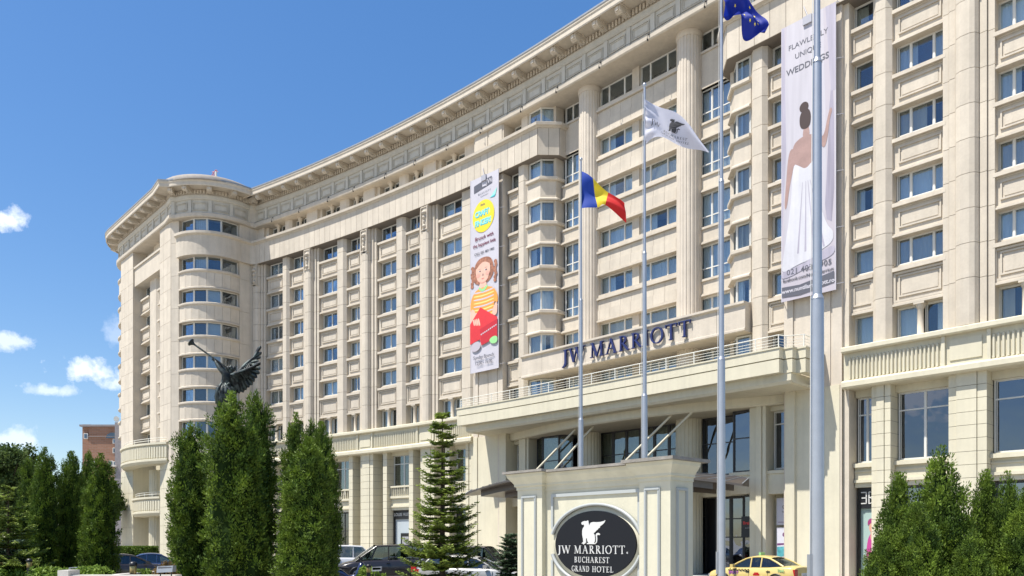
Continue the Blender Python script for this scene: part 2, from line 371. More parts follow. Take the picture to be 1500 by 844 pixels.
# -- added dark backing behind the windows, darkness of unlit rooms put into its colour
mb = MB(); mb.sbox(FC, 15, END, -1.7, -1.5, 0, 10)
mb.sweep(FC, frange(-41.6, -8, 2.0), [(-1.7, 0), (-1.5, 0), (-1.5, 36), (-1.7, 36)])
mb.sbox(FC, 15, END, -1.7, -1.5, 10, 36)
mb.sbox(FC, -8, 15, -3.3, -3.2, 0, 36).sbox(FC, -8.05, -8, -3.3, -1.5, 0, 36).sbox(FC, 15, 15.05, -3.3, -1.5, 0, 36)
mb.split('dark_backing', M['inner'], H)
# -- window factory
_wc = {}
def ring(mb, x0, x1, z0, z1, w, d0, d1):
    mb.sbox(LOC, x0, x1, d0, d1, z0, z0+w).sbox(LOC, x0, x1, d0, d1, z1-w, z1)
    mb.sbox(LOC, x0, x0+w, d0, d1, z0+w, z1-w).sbox(LOC, x1-w, x1, d0, d1, z0+w, z1-w)
def window_meshes(W, Hh, cuts, tr=(), fm='frame', gm='glass', curt=True):
    key = (round(W, 2), round(Hh, 2), tuple(cuts), tuple(tr), fm, gm, curt)
    if key in _wc: return _wc[key]
    mb = MB(); h = W/2; ring(mb, -h, h, 0, Hh, .055, -.04, .04)
    xs = [-h+W*c for c in cuts]
    for x in xs: mb.sbox(LOC, x-.045, x+.045, -.035, .045, .055, Hh-.055)
    for z in tr: mb.sbox(LOC, -h+.055, h-.055, -.03, .03, z-.035, z+.035)
    ed = [-h+.055]+xs+[h-.055]
    for a, b in zip(ed[:-1], ed[1:]):                 # sash rims
        a2, b2 = a+.045, b-.045
        if b2-a2 > .2: ring(mb, a2-.01, b2+.01, .06, Hh-.06, .035, -.02, .02)
    fr = mb.mesh('window', M[fm])
    pn = MB(); 
    for a, b in zip(ed[:-1], ed[1:]): pn.sbox(LOC, a, b, -.012, -.002, .05, Hh-.05)
    pn = pn.mesh('pane', M[gm])
    cm = []
    if curt:
        for v in range(6):
            mb = MB(); r2 = random.Random(hash(key[0:2])+v)
            spans = [[(-h, h)], [(-h, h)], [(-h, -h*.25), (h*.35, h)], [(-h, h*.1)], [(-h*.15, h)], [(-h, -h*.7), (h*.72, h)]][v]
            for a, b in spans:
                n = max(4, int((b-a)/.07)); vs = []; fs = []
                for i in range(n+1):
                    x = a+(b-a)*i/n; y = -.30+.035*math.sin(i*1.9+v)+.02*math.sin(i*.7); vs += [(x, -y, -.05), (x, -y, Hh+.05)]
                for i in range(n): fs.append((2*i, 2*i+2, 2*i+3, 2*i+1))
                mb.add(vs, fs, True)
            cm.append(mb.mesh('curtain', M['curtain'] if v not in (3, 1) else M['curtain2']))
    _wc[key] = (fr, pn, cm); return _wc[key]
def window(F, s0, s1, d, h0, h1, cuts=(.5,), tr=(), fm='frame', gm='glass', curt=True, pv=None):
    fr, pn, cm = window_meshes(round(s1-s0, 2), round(h1-h0, 2), cuts, tr, fm, gm, curt)
    o = place(F, (s0+s1)/2, d, h0, 'window', fr, H)
    sub('pane', pn, o)
    if cm: 
        v = rng.choice([0, 0, 0, 4, 2, 3, 5, 0, 0, 1, 2]) if pv is None else pv
        sub('curtain', cm[v], o)
    return o
_sc = {}
def spandrel(s0, s1, h, tall=1.52, F=FC, dd=0):
    W = round(s1-s0, 2); key = (W, tall)
    if key not in _sc:
        mb = MB(); a = W/2
        mb.sbox(LOC, -a, a, -1.3, -.12, -tall, -tall+.1).sbox(LOC, -a, a, -1.3, -.20, -tall+.1, -tall+.19)
        mb.sbox(LOC, -a, a, -1.3, -.30, -tall+.19, 0).sbox(LOC, -a, a, -1.3, -.26, -.07, 0)
        mb.sbox(LOC, -a, a, -1.3, -.07, 0, .19).sbox(LOC, -a, a, -1.3, -.5, .19, .4)
        q = .26 if a > .8 else .14
        m2 = MB(); ring(m2, -a+q, a-q, -tall+.45, -.2, .075, -.33, -.225)
        if a > .8: m2.sbox(LOC, -a+.42, a-.42, -.33, -.275, -tall+.61, -.36)
        if tall > 1.6: ring(m2, -a+.02, a-.02, -tall+.2, -.03, .11, -.33, -.2)
        _sc[key] = (mb.mesh('spandrel_panel', M['stone']), m2.mesh('panel_moulding', M['stone']))
    a, b = _sc[key]; o = place(F, (s0+s1)/2, dd, h, 'spandrel_panel', a, H); sub('panel_moulding', b, o)
_cm = {}
def colonnette(F, s, d, h0, h1, r=.16):
    key = (round(h1-h0, 2), r)
    if key not in _cm:
        L_ = h1-h0; mb = MB().lathe((0, 0, 0), [(r*1.25, 0), (r*1.25, .12), (r, .16), (r*.9, L_-.34), (r*1.1, L_-.3), (r*1.5, L_-.12), (r*1.6, L_)], 14)
        mb.sbox(LOC, -r*1.6, r*1.6, -r*1.6, r*1.6, L_-.1, L_)
        _cm[key] = mb.mesh('colonnette', M['stone'])
    place(F, s, d, h0, 'colonnette', _cm[key], H)
for s0, s1 in WCOL:
    W = s1-s0; wide = W > 2.4 and s0 > 0; cuts = (.28, .72) if wide else ((.5,) if W > 1.5 else ())
    for k, h in enumerate(SILL):
        spandrel(s0, s1, h, 1.75 if k == 0 else 1.52, dd=-.12)
        window(FC, s0+.03, s1-.03, -.76, h+.4, min(h+1.78, 30.49), cuts)
    if W > 1.5:                                       # floor above the balustrade: two lights and a colonnette
        m_ = (s0+s1)/2
        window(FC, s0+.06, m_-.12, -.8, 12.32, 14.02, ()); window(FC, m_+.12, s1-.06, -.8, 12.32, 14.02, ())
        colonnette(FC, m_, -.5, 12.3, 14.03)
    else: window(FC, s0+.03, s1-.03, -.8, 12.32, 14.02, ())
# -- piers of stacked blocks
def plainblk(w, h):
    a = w/2; return MB().prism(LOC, [(-a, -1.3), (a, -1.3), (a, -.24), (a-.24, 0), (-a+.24, 0), (-a, -.24)], .012, h-.012).mesh('pier_block', M['stone'])
def capblk(h):
    mb = MB().prism(LOC, [(-.5, -.3), (.5, -.3), (.5, .0), (.40, .20), (.2, .30), (-.2, .30), (-.40, .20), (-.5, .0)], .012, h-.012)
    mb.sbox(LOC, -.82, -.52, -1.3, -.10, .012, h-.012).sbox(LOC, .52, .82, -1.3, -.10, .012, h-.012)
    mb.sbox(LOC, -1.13, -.86, -1.3, -.20, .012, h-.012).sbox(LOC, .86, 1.13, -1.3, -.20, .012, h-.012)
    return mb.mesh('pier_block', M['stone'])
_bk = {}
def pier(F, s0, s1, cap=False, hs_=COURSE, dd=0):
    c = (s0+s1)/2
    for a, b in zip(hs_[:-1], hs_[1:]):
        key = (cap, round(s1-s0, 2), round(b-a, 2))
        if key not in _bk: _bk[key] = capblk(b-a) if cap else plainblk(s1-s0, b-a)
        place(F, c, dd, a, 'pier_block', _bk[key], H)
pc = MB()
for s0, s1 in PLAIN: pier(FC, s0, s1); pc.sbox(FC, s0+.05, s1-.05, -1.2, -.28, 12.3, 30.5, 1)
for c in CAPS+RCAP:
    pier(FC, c-1.15, c+1.15, True); pc.sbox(FC, c-1.1, c+1.1, -1.2, -.24, 12.3, 30.5, 1)
pc.split('pier_core', M['joint'], H)
# carved capitals at the heads of the broad piers
mb = MB(); ring(mb, -.42, .42, 0, 1.95, .07, .2, .36)
mb.sbox(LOC, -.46, .46, .1, .30, 1.93, 2.05).sbox(LOC, -.46, .46, .1, .30, -.14, -.02)
for z, r in ((.35, .2), (.75, .13), (1.1, .2), (1.5, .26)): mb.lathe((0, -.3, z-.2), [(.04, 0), (r, .1), (r*.8, .25), (.05, .36)], 10)
for sx in (-1, 1): mb.tube([(sx*.1, -.24, .3), (sx*.28, -.26, .7), (sx*.15, -.26, 1.2), (sx*.3, -.27, 1.65)], .05, 6)
cc = mb.mesh('carved_capital', M['stone'])
for c in CAPS+RCAP: place(FC, c, 0, 28.45, 'carved_capital', cc, H)
# -- banner pilasters (plain stone bands with grooves)
for c, w_ in ((-9.75, 3.3), (16.85, 3.3)):
    mb = MB().sbox(FC, c-w_/2, c+w_/2, -1.3, .05, 0, 30.5, 1)
    for a, b in ((-1.65, -1.12), (-.98, -.03), (.05, 1.0), (1.14, 1.65)): mb.sbox(FC, c+a, c+b, .05, .14 if abs(a+b) > 2 else .10, 0, 30.49, 1)
    mb.build('banner_pilaster', M['pstone'], H)
mb = MB().sbox(FC, 18.5, 18.8, -1.3, -.05, 0, 30.5).sbox(FC, 18.3, 18.5, -1.2, -.12, 0, 30.49); mb.split('wall_strip', M['stone'], H)
mb = MB().sbox(FC, -11.65, -11.40, -1.3, -.5, 0, 30.5, 1); mb.split('wall_strip', M['stone'], H)
# -- eighth-floor gallery
def gallery(s0, s1):
    for a, b in WCOL:
        if a < s0 or b > s1: continue
        W = b-a
        if W > 1.5:
            m_ = (a+b)/2; window(FC, a+.06, m_-.13, -1.05, 32.8, 34.3, (), curt=False); window(FC, m_+.13, b-.06, -1.05, 32.8, 34.3, (), curt=False)
            colonnette(FC, m_, -.75, 32.8, 34.34, .17)
        else: window(FC, a+.03, b-.03, -1.05, 32.8, 34.3, (), curt=False)
    mb = MB()
    for a, b in PLAIN:
        if a >= s0 and b <= s1: mb.prism(FC, [(a, -1.3), (b, -1.3), (b, -.55), (b-.2, -.35), (a+.2, -.35), (a, -.55)], 32.8, 34.34)
    for c in CAPS+RCAP:
        if s0 < c < s1: mb.sbox(FC, c-1.15, c+1.15, -1.3, -.6, 32.8, 34.34, 1).sbox(FC, c-.75, c+.75, -.6, -.32, 32.8, 34.34, 1)
    mb.split('gallery_pier', M['stone'], H)
gallery(-42, -5.7); gallery(12.9, END)
for c in (-9.75, 16.85):
    mb = MB().sbox(FC, c-1.65, c+1.65, -1.3, .02, 32.84, 34.34, 1).sbox(FC, c-1.5, c-.1, .02, .08, 32.84, 34.34, 1).sbox(FC, c+.1, c+1.5, .02, .08, 32.84, 34.34, 1); mb.split('gallery_pier', M['stone'], H)
# -- band over the seventh floor (canted round the bays)
LP = [(FC.P(s).x, FC.P(s).y) for s in frange(-41.6, -4.35, 1.5)]
def off(s, d): p = FC.P(s, d); return (p.x, p.y)
bandL = LP+[off(-3.45, -1.0), off(-3.45, -2.0)]
bandR = [off(10.9, -2.0), off(10.9, -1.0), off(11.8, 0)]+[off(s, 0) for s in frange(12.5, END, 3)]
for pts in (bandL, bandR):
    MB().path(pts, [(-1.4, 30.5), (.30, 30.5), (.30, 32.5), (-1.4, 32.5)]).build('floor_band', M['joint'], H)
    MB().path(pts, [(-1.4, 32.48), (.40, 32.48), (.46, 32.54), (.62, 32.60), (.64, 32.80), (.58, 32.84), (-1.4, 32.84)]).build('band_coping', M['stone'], H)
def cladding(pts, h0, h1, w, d0=.30, d1=.35, name='cladding_panel', m='stone'):
    for i in range(len(pts)-1):
        a = Vector(pts[i]); b = Vector(pts[i+1]); L_ = (b-a).length; n = max(1, int(round(L_/w))); u = (b-a)/L_; nr = Vector((u.y, -u.x))
        for j in range(n):
            x0 = L_*j/n; x1 = L_*(j+1)/n; key = ('cl', round(x1-x0, 2), round(h1-h0, 2), m, round(d1-d0, 2))
            if key not in _bk:
                q = (x1-x0)/2-.014; _bk[key] = MB().sbox(LOC, -q, q, -.02, key[4], .006, h1-h0-.006).mesh(name, M[m])
            c = a+u*((x0+x1)/2)+nr*d0; th = math.atan2(u.y, u.x)
            obj(name, _bk[key], H, loc=(c.x, c.y, h0), rot=th)
def offs(pts, d):
    out = []
    for i, p in enumerate(pts):
        p = Vector(p); a = (p-Vector(pts[i-1])).normalized() if i else None; b = (Vector(pts[i+1])-p).normalized() if i < len(pts)-1 else None
        ns = [Vector((q.y, -q.x)) for q in (a, b) if q is not None]; m_ = sum(ns, Vector((0, 0)))
        if len(ns) == 2: m_ = m_/(1+ns[0].dot(ns[1]))
        q = p+m_*d; out.append((q.x, q.y))
    return out
cladding(offs(bandL, .30), 30.5, 32.5, .75, 0, .05); cladding(offs(bandR, .30), 30.5, 32.5, .95, 0, .05)
# -- canted bays
def bay(pts, wins, sgn):
    for k, h in enumerate(SILL):
        mb = MB().path(pts, [(-1.2, h-1.52), (.06, h-1.52), (.06, h-1.42), (-.03, h-1.33), (-.12, h-1.30), (-.12, h-.06), (-1.2, h-.06)])
        mb.path(pts, [(-1.2, h-.06), (.02, h-.06), (.08, h), (.08, h+.18), (-.02, h+.24), (-1.2, h+.24)])
        mb.build('bay_parapet', M['stone'], H)
    for h0, h1 in [(h+.24, min(h+1.76, 30.49)) for h in SILL]+[(32.83, 34.33), (12.3, 14.2)]:
        for i in range(len(pts)-1):
            a = Vector(pts[i]); b = Vector(pts[i+1])
            if (b-a).length < .5 or i == (len(pts)-2 if sgn > 0 else 0): continue
            u = (b-a).normalized(); nr = Vector((u.y, -u.x)); th = math.atan2(u.y, u.x); W = (b-a).length-.16
            c = (a+b)/2-nr*.30
            fr, pn, cm = window_meshes(round(W, 2), round(h1-h0, 2), (.5,) if W > 1.9 else (), ())
            o = obj('window', fr, H, loc=(c.x, c.y, h0), rot=th); sub('pane', pn, o); sub('curtain', cm[rng.choice([0, 1, 2])], o)
    # side return
    e = (pts[-2], pts[-1]) if sgn > 0 else (pts[0], pts[1])
    MB().path([e[0], e[1]], [(-.35, 12.3), (-.1, 12.3), (-.1, 34.34), (-.35, 34.34)]).build('bay_side', M['stone'], H)
BL = [off(-5.75, -.05), off(-4.35, -.05), off(-3.5, -1.0), off(-3.5, -1.9)]
BR = [off(10.95, -1.9), off(10.95, -1.0), off(11.8, -.05), off(12.95, -.05)]
bay(BL, 0, 1); bay(BR, 0, -1)
# -- recessed centre between the giant columns
CW = [(.10, 3.10), (3.70, 6.75)]
for k in range(6):
    h = SILL[k]+.1 if k < 5 else 32.45; wt = (h+1.72) if k < 5 else 34.3
    for a, b in CW: window(FC, a, b, -1.72, h+.36, wt, (.27, .73), curt=(k < 5), pv=None if k else 1)
    mb = MB().sbox(FC, -.6, 7.9, -3.1, -1.15, h-.02, h+.11).sbox(FC, -.6, 7.9, -3.1, -1.30, h+.11, h+.36)
    lo = h-1.58 if 0 < k < 5 else (30.70 if k else 14.5)
    mb.sbox(FC, -.6, 7.9, -3.1, -1.34, lo+.19, h-.02).sbox(FC, -.6, 7.9, -3.1, -1.15, lo, lo+.12).sbox(FC, -.6, 7.9, -3.1, -1.24, lo+.12, lo+.19)
    mb.split('centre_spandrel', M['stone'], H)
    if k:
        sx = frange(-.55, 7.85, .95)
        for r_ in range(2):
            hh_ = (h-.04-lo-.2)/2; z0 = lo+.2+r_*hh_; z1 = z0+hh_-.015
            for i, (a, b) in enumerate(zip(sx[:-1], sx[1:])):
                key = ('cs', round(b-a, 2), r_, round(hh_, 2))
                if key not in _bk: q = (b-a)/2-.008; _bk[key] = MB().sbox(LOC, -q, q, -.05, .04 if r_ else .09, 0, z1-z0).mesh('cladding_panel', M['stone'])
                place(FC, (a+b)/2, -1.34, z0, 'cladding_panel', _bk[key], H)
mb = MB()
for i, h in enumerate([x+.1 for x in SILL]+[32.45]):
    t_ = h+1.74 if i < 5 else 34.34
    mb.sbox(FC, 3.10, 3.70, -3.1, -1.5, h+.3, t_).sbox(FC, 6.75, 7.9, -3.1, -1.5, h+.3, t_).sbox(FC, -.6, .10, -3.1, -1.5, h+.3, t_)
mb.split('window_pier', M['stone'], H)
# French windows beside the columns
for a, b, sg in ((-3.42, -1.2, 1), (8.4, 10.85, -1)):
    for k, h in enumerate(SILL):
        lo = h-.45; window(FC, a+.06, b-.06, -1.75, lo+.02, min(h+1.76, 30.9), (.36, .68), (.72,), curt=True, pv=0)
        mb = MB().sbox(FC, a, b, -3.1, -1.42, lo-.12, lo+.02).sbox(FC, a, b, -3.1, -1.52, lo-.92, lo-.12).sbox(FC, a, b, -3.1, -1.36, lo-1.07, lo-.98).sbox(FC, a, b, -3.1, -1.42, lo-.98, lo-.90)
        mb.split('centre_spandrel', M['stone'], H)
    MB().sbox(FC, a, b, -3.1, -1.52, 30.64, 33.0).sbox(FC, a, b, -3.1, -1.42, 32.85, 33.0).sbox(FC, a, b, -3.1, -1.46, 30.64, 30.9).split('centre_spandrel', M['stone'], H)
    window(FC, a+.06, b-.06, -1.8, 33.0, 34.33, (.36, .68), curt=False)
# giant fluted columns
def fluted(r, h0, h1, n=22):
    def rad(q, t, h): return q*(1-.045*(max(0, math.cos(t*n))**.5 if math.cos(t*n) > 0 else 0))
    mb = MB(); K = n*8; prof = [(r, 0), (r*.985, (h1-h0)*.5), (r*.95, h1-h0)]
    vs = []; fs = []
    for q, h in prof:
        for k in range(K): t = 2*math.pi*k/K; g = rad(q, t, h); vs.append((g*math.cos(t), g*math.sin(t), h))
    for i in range(len(prof)-1):
        for k in range(K): fs.append((i*K+k, i*K+(k+1) % K, (i+1)*K+(k+1) % K, (i+1)*K+k))
    mb.add(vs, fs); return mb.mesh('fluted_column', M['pstone'] if r < .84 else M['plaster'])
fm_ = fluted(.82, 15.9, 34.34); fm2 = fluted(.87, 0.1, 9.85, 20)
CS = (-.62, 7.87)
for s in CS:
    o = place(FC, s, -1.35, 15.9, 'fluted_column', fm_, H)
    sub('column_neck', MB().lathe((0, 0, 0), [(.80, 18.1), (.86, 18.2), (.86, 18.44)], 32).mesh('column_neck', M['pstone']), o)
    place(FC, s, -1.3, .1, 'fluted_column', fm2, H)
# -- entablature
OUT = []
def bow(a, b, sag, n=9, d=0):
    a = Vector(a); b = Vector(b); u = (b-a); L_ = u.length; u /= L_; nr = Vector((u.y, -u.x)); rr = (L_*L_/4+sag*sag)/(2*sag); out = []
    for i in range(n+1):
        t = -L_/2+L_*i/n; y = math.sqrt(max(0, (rr+d)**2-t*t))-(rr-sag); p = (a+b)/2+u*t+nr*y; out.append((p.x, p.y))
    return out
C1 = (-34.25, 81.0); LA = Line(C1[0], C1[1], TH); E1 = LA.P(-15.66); W1 = (-33.35, 80.75); W2 = (-27.66, 81.7); Q0 = off(-41.6, 0)
CE = (-46.3, 104.0)
bowB = bow(W1, W2, 1.45)
capB = bow(C1, (-26.9, 82.5), 1.75, 12)
capC = bow((-45.2, 99.5), (E1.x, E1.y), 1.3, 8)
TOWER = [CE]+capC+[(LA.P(-u).x, LA.P(-u).y) for u in (10, 5, 1.2)]+[(C1[0]+.25, C1[1]-.55)]+capB[1:]+[(-25.7, 83.0)]
WING = [off(s, 0) for s in frange(-42.6, 0, 1.9)]+[off(s, 0) for s in frange(2, END, 2)]
for pts, nm in ((TOWER, 't'), (WING, 'w')):
    t = nm == 't'
    MB().path(pts, [(-3.3, 34.34), (.20, 34.34), (.28, 34.42), (.30, 34.72), (.22, 34.78), (-3.3, 34.78)]).build('entablature_ledge', M['stone'], H)
    MB().path(pts, [(-1, 34.78), (-.02, 34.78), (-.02, 36.12), (-1, 36.12)]).build('frieze', M['fstone'], H)
    MB().path(pts, [(-1, 36.10), (.06, 36.10), (.16, 36.2), (.16, 36.52), (.08, 36.58), (-1, 36.58)]).build('frieze_moulding', M['fstone'], H)
    MB().path(pts, [(-1, 36.58), (0, 36.58), (0, 37.14), (-1, 37.14)]).build('dentil_band', M['stone'], H)
    MB().path(pts, [(-1, 37.12), (1.28, 37.12), (1.28, 37.0), (1.36, 36.97), (1.40, 37.05), (1.40, 37.34), (1.46, 37.42), (1.46, 37.58), (-1, 37.62)]).build('cornice', M['stone'], H)
    MB().path(pts, [(-1, 37.60), (1.50, 37.56), (1.50, 37.68), (-1, 37.70)]).build('roof_edge_flashing', M['lead'], H)
    # dentils (hundreds, too small to pick apart)
    dn = MB(); P_ = offs(pts, 0); acc = 0
    br = MB().sweep(LOC, [-.23, .23], [(0, 37.12), (1.14, 37.12), (1.20, 36.98), (1.20, 36.80), (1.10, 36.66), (.92, 36.60), (.74, 36.66), (.64, 36.78), (.40, 36.80), (.22, 36.72), (0, 36.70)])
    br.sbox(LOC, -.30, .30, 0, 1.25, 37.04, 37.12).sbox(LOC, -.10, .10, .3, 1.25, 36.70, 37.0)
    brm = br.mesh('cornice_bracket', M['stone'])
    fp = MB(); ring(fp, -.72, .72, 0, .78, .05, -.03, .05); ring(fp, -.60, .60, .12, .66, .035, -.03, .025)
    fpm = fp.mesh('frieze_panel', M['fstone']); fq = MB().sbox(LOC, -.17, .17, -.03, .07, -.32, 1.0).sbox(LOC, -.2, .2, 0, .2, -.34, -.22).mesh('frieze_pilaster', M['fstone'])
    tot_ = 0; segs = []
    for i in range(len(P_)-1):
        a = Vector(P_[i]); b = Vector(P_[i+1]); segs.append((tot_, a, b)); tot_ += (b-a).length
    def at(q):
        for t0, a, b in reversed(segs):
            if q >= t0: u = (b-a).normalized(); return a+u*(q-t0), math.atan2(u.y, u.x)
    q = .4
    while q < tot_-.3:
        c, th = at(q); mm = Matrix.Translation((c.x, c.y, 0)) @ Matrix.Rotation(th, 4, 'Z')
        vs = [mm @ Vector(v) for v in [(x, y, z) for z in (36.68, 37.06) for x, y in ((-.085, -.14), (.085, -.14), (.085, .05), (-.085, .05))]]
        dn.add(vs, [(0, 1, 2, 3), (4, 5, 6, 7), (0, 1, 5, 4), (1, 2, 6, 5), (3, 0, 4, 7)]); q += .29
    o = dn.build('dentils', M['stone'], H); o['kind'] = 'stuff'
    st = 1.98; q = 1.1 if not t else .9
    while q < tot_-.6:
        c, th = at(q); obj('cornice_bracket', brm, H, loc=(c.x, c.y, 0), rot=th)
        obj('frieze_pilaster', fq, H, loc=(c.x, c.y, 35.08), rot=th)
        if q+st/2 < tot_-.5: c, th = at(q+st/2); obj('frieze_panel', fpm, H, loc=(c.x, c.y, 35.06), rot=th)
        q += st
# lamps clipped to the ledges, with their cable
lm = MB().tube([(0, -.28, .30), (0, -.46, .24), (0, -.50, -.05)], .022, 5).cyl((0, -.50, -.05), (0, -.42, -.16), .045, .055, 8).wbox(-.05, .05, -.34, -.26, .26, .36)
lmm = lm.mesh('ledge_lamp', M['p_dark0'])
for s_ in frange(-38, 30, 4.0): place(FC, s_+rng.uniform(-.3, .3), 0, 34.35, 'ledge_lamp', lmm, H)
cb_ = MB(); q_ = frange(-41, 32, 1.0); cb_.tube([FC.P(s_, .33, 34.80-.05*abs(math.sin(s_*math.pi/4))) for s_ in q_], .012, 4); cb_.build('ledge_cable', M['p_dark0'], H)
# roof behind the cornice
rp = [CE]+TOWER[1:]+WING; far = [off(END, -16), off(0, -16), off(-20, -16), (-30, 104), (-44, 112)]
mb = MB(); pts = [(p[0], p[1], 37.5) for p in offs(rp, -.5)]+[(p[0], p[1], 37.5) for p in far]
mb.add(pts, [tuple(range(len(pts)))]); mb.build('roof', M['roofm'], H)
mb = MB().path([off(s, -1.2) for s in frange(-41, END, 3)], [(-.5, 37.5), (0, 37.5), (0, 38.05), (-.5, 38.05)]); mb.build('roof_parapet', M['roofm'], H)
bc = Vector(((W1[0]+W2[0])/2-.6, 83.3, 37.5)); mb = MB().lathe(bc, [(5.0, 0), (5.0, .34), (4.85, .4), (4.8, .5), (0.1, .85)], 40); mb.build('roof_drum', M['roofm'], H)
# back walls
mb = MB().path([(-44, 112), (-30, 104), off(-20, -16)][::-1], [(0, 0), (.3, 0), (.3, 37.5), (0, 37.5)]); mb.build('back_wall', M['plaster'], H)
mb = MB().sbox(FC, END, END+.3, -16, 0, 0, 37.5); mb.build('end_wall', M['plaster'], H)
# -- tower walls
def grooved(F, s0, s1, d, nx, h0, h1, dh, th=.06, phase=0):
    hs2 = [h0]; z = h0+phase if phase else h0+dh
    while z < h1-.2: hs2.append(z); z += dh
    hs2.append(h1); xs = [s0+(s1-s0)*i/nx for i in range(nx+1)]
    for za, zb in zip(hs2[:-1], hs2[1:]):
        for a, b in zip(xs[:-1], xs[1:]):
            key = ('gr', round(b-a, 2), round(zb-za, 2), th, 'p' if zb <= 10.2 else 's')
            if key not in _bk: q = (b-a)/2-.012; _bk[key] = MB().sbox(LOC, -q, q, -.02, th, .012, zb-za-.012).mesh('cladding_panel', M['plaster'] if zb <= 10.2 else M['stone'])
            place(F, (a+b)/2, d, za, 'stone_slab', _bk[key], H)
tw = MB()
tw.sbox(LA, -3.1, 0, -3, 0, 0, 34.4).sbox(LA, -15.66, -11.5, -3, 0, 0, 34.4)
tw.sbox(LA, -11.5, -3.1, -3, -2.2, 0, 34.4)
tw.path([C1, W1], [(-2, 0), (0, 0), (0, 34.4), (-2, 34.4)]).path([W2, (-26.9, 82.5), off(-41.15, -.5)], [(-2, 0), (0, 0), (0, 34.4), (-2, 34.4)])
tw.path([CE, (E1.x, E1.y)], [(-2, 0), (0, 0), (0, 34.4), (-2, 34.4)])
tw.split('tower_wall', M['stone'], H)
MB().sbox(LA, -11.5, -3.1, -2.25, -2.15, 0, 12.2).sbox(LA, -3.14, -3.08, -2.2, -.02, 0, 12.2).sbox(LA, -11.52, -11.46, -2.2, -.02, 0, 12.2).build('balcony_recess', M['plaster'], H)
grooved(LA, -3.1, 0, 0, 3, 12.3, 34.34, 1.64, phase=2.2); grooved(LA, -15.66, -11.5, 0, 3, 12.3, 34.34, 1.64, phase=2.2)
grooved(LA, -3.1, 0, 0, 3, 0, 10.15, 1.9); grooved(LA, -15.66, -11.5, 0, 3, 0, 10.15, 1.9)
def facepts(a, b): a = Vector(a); b = Vector(b); u = (b-a); return Line(a.x, a.y, -math.atan2(u.y, u.x)), u.length
f1, l1 = facepts(C1, W1); f2, l2 = facepts(W2, (-26.9, 82.5)); f3, l3 = facepts((-26.9, 82.5), off(-41.15, -.2)); f4, l4 = facepts(CE, (E1.x, E1.y))
for f_, l_ in ((f1, l1), (f2, l2), (f4, l4)): grooved(f_, 0, l_, 0, 1, 0, 34.34, 3.28, phase=2.58)
# tower face A: recess with plain pier, narrow window columns
mb = MB().prism(LA, [(-8.7, -2.2), (-6.15, -2.2), (-6.15, -1.0), (-6.5, -.7), (-8.3, -.7), (-8.7, -1.0)], 12.3, 30.5).sbox(LA, -4.3, -3.1, -2.2, -.5, 12.3, 34.34).sbox(LA, -3.6, -3.1, -.5, -.3, 12.3, 34.3)
mb.sbox(LA, -8.3, -6.6, -2.2, -1.1, 32.8, 34.34)
mb.split('tower_pier', M['stone'], H)
for h in SILL:
    for a, b in ((-6.15, -4.3), (-11.5, -8.7)):
        spandrel(a, b, h, F=LA, dd=-.6); window(LA, a+.05, b-.05, -1.4, h+.4, h+1.78, (.5,))
for a, b in ((-6.15, -4.3), (-11.5, -8.7)): window(LA, a+.05, b-.05, -1.5, 12.3, 14.2, (.5,)); window(LA, a+.05, b-.05, -1.5, 32.85, 34.3, (.5,), curt=False)
mb = MB().sbox(LA, -11.5, -3.1, -1.4, -.12, 30.5, 32.4).sbox(LA, -11.5, -3.1, -1.4, .0, 32.4, 32.62); mb.build('floor_band', M['stone'], H)
# bow windows
def bowlevel(base, sag, h_rows, n=4):
    a, b = base
    for h in h_rows:
        pts = bow(a, b, sag, 14)
        MB().path(pts, [(-.8, h-1.62), (.10, h-1.62), (.10, h-1.48), (.0, h-1.40), (-.02, h-1.38), (-.02, h+.02), (-.8, h+.02)]).build('bow_parapet', M['stone'], H)
        MB().path(pts, [(-.8, h+.0), (.06, h+.0), (.14, h+.1), (.14, h+.24), (.05, h+.3), (-.8, h+.3)]).build('bow_sill', M['stone'], H)
        gr = MB(); pp = bow(a, b, sag, 8)
        for (x0, y0), (x1, y1) in zip(pp[:-1], pp[1:]):
            f_, l_ = facepts((x0, y0), (x1, y1)); gr.sbox(f_, .012, l_-.012, -.05, .015, h-1.38, h-.0)
        gr.build('bow_cladding', M['stone'], H)
    for h0, h1 in [(h+.3, h+1.66) for h in h_rows[:-1]]+[(32.83, 34.33)]+[(12.3, 14.2)]:
        pts = bow(a, b, sag, n); pts = offs(pts, -.35)
        mb = MB(); gl = MB(); ct = MB()
        for i in range(n):
            f_, l_ = facepts(pts[i], pts[i+1])
            mb.sbox(f_, 0, l_, -.05, .05, h0, h0+.07).sbox(f_, 0, l_, -.05, .05, h1-.07, h1).sbox(f_, 0, .08, -.05, .06, h0, h1).sbox(f_, l_-.08, l_, -.05, .06, h0, h1)
            gl.sbox(f_, .08, l_-.08, -.02, -.01, h0+.05, h1-.05)
            for j in range(14):
                if (i+int(h0)) % 3 == 0: ct.sbox(f_, l_*j/14+.02, l_*(j+.7)/14+.02, -.35-.03*(j % 2), -.33, h0, h1)
        o = mb.build('bow_window', M['frame'], H); sub('pane', gl.mesh('pane', M['glass']), o)
        if ct.v: sub('curtain', ct.mesh('curtain', M['curtain']), o)
    MB().path(offs(bow(a, b, sag, 8), -1.3), [(-.2, 0), (0, 0), (0, 34.4), (-.2, 34.4)]).split('dark_backing', M['inner'], H)  # dark backing behind the bow windows, colour stands in for unlit rooms
rows = SILL+[32.1]
bowlevel((W1, W2), 1.45, SILL+[SILL[4]+PI_])
bowlevel(((-45.2, 99.5), (E1.x, E1.y)), 1.3, SILL+[SILL[4]+PI_])
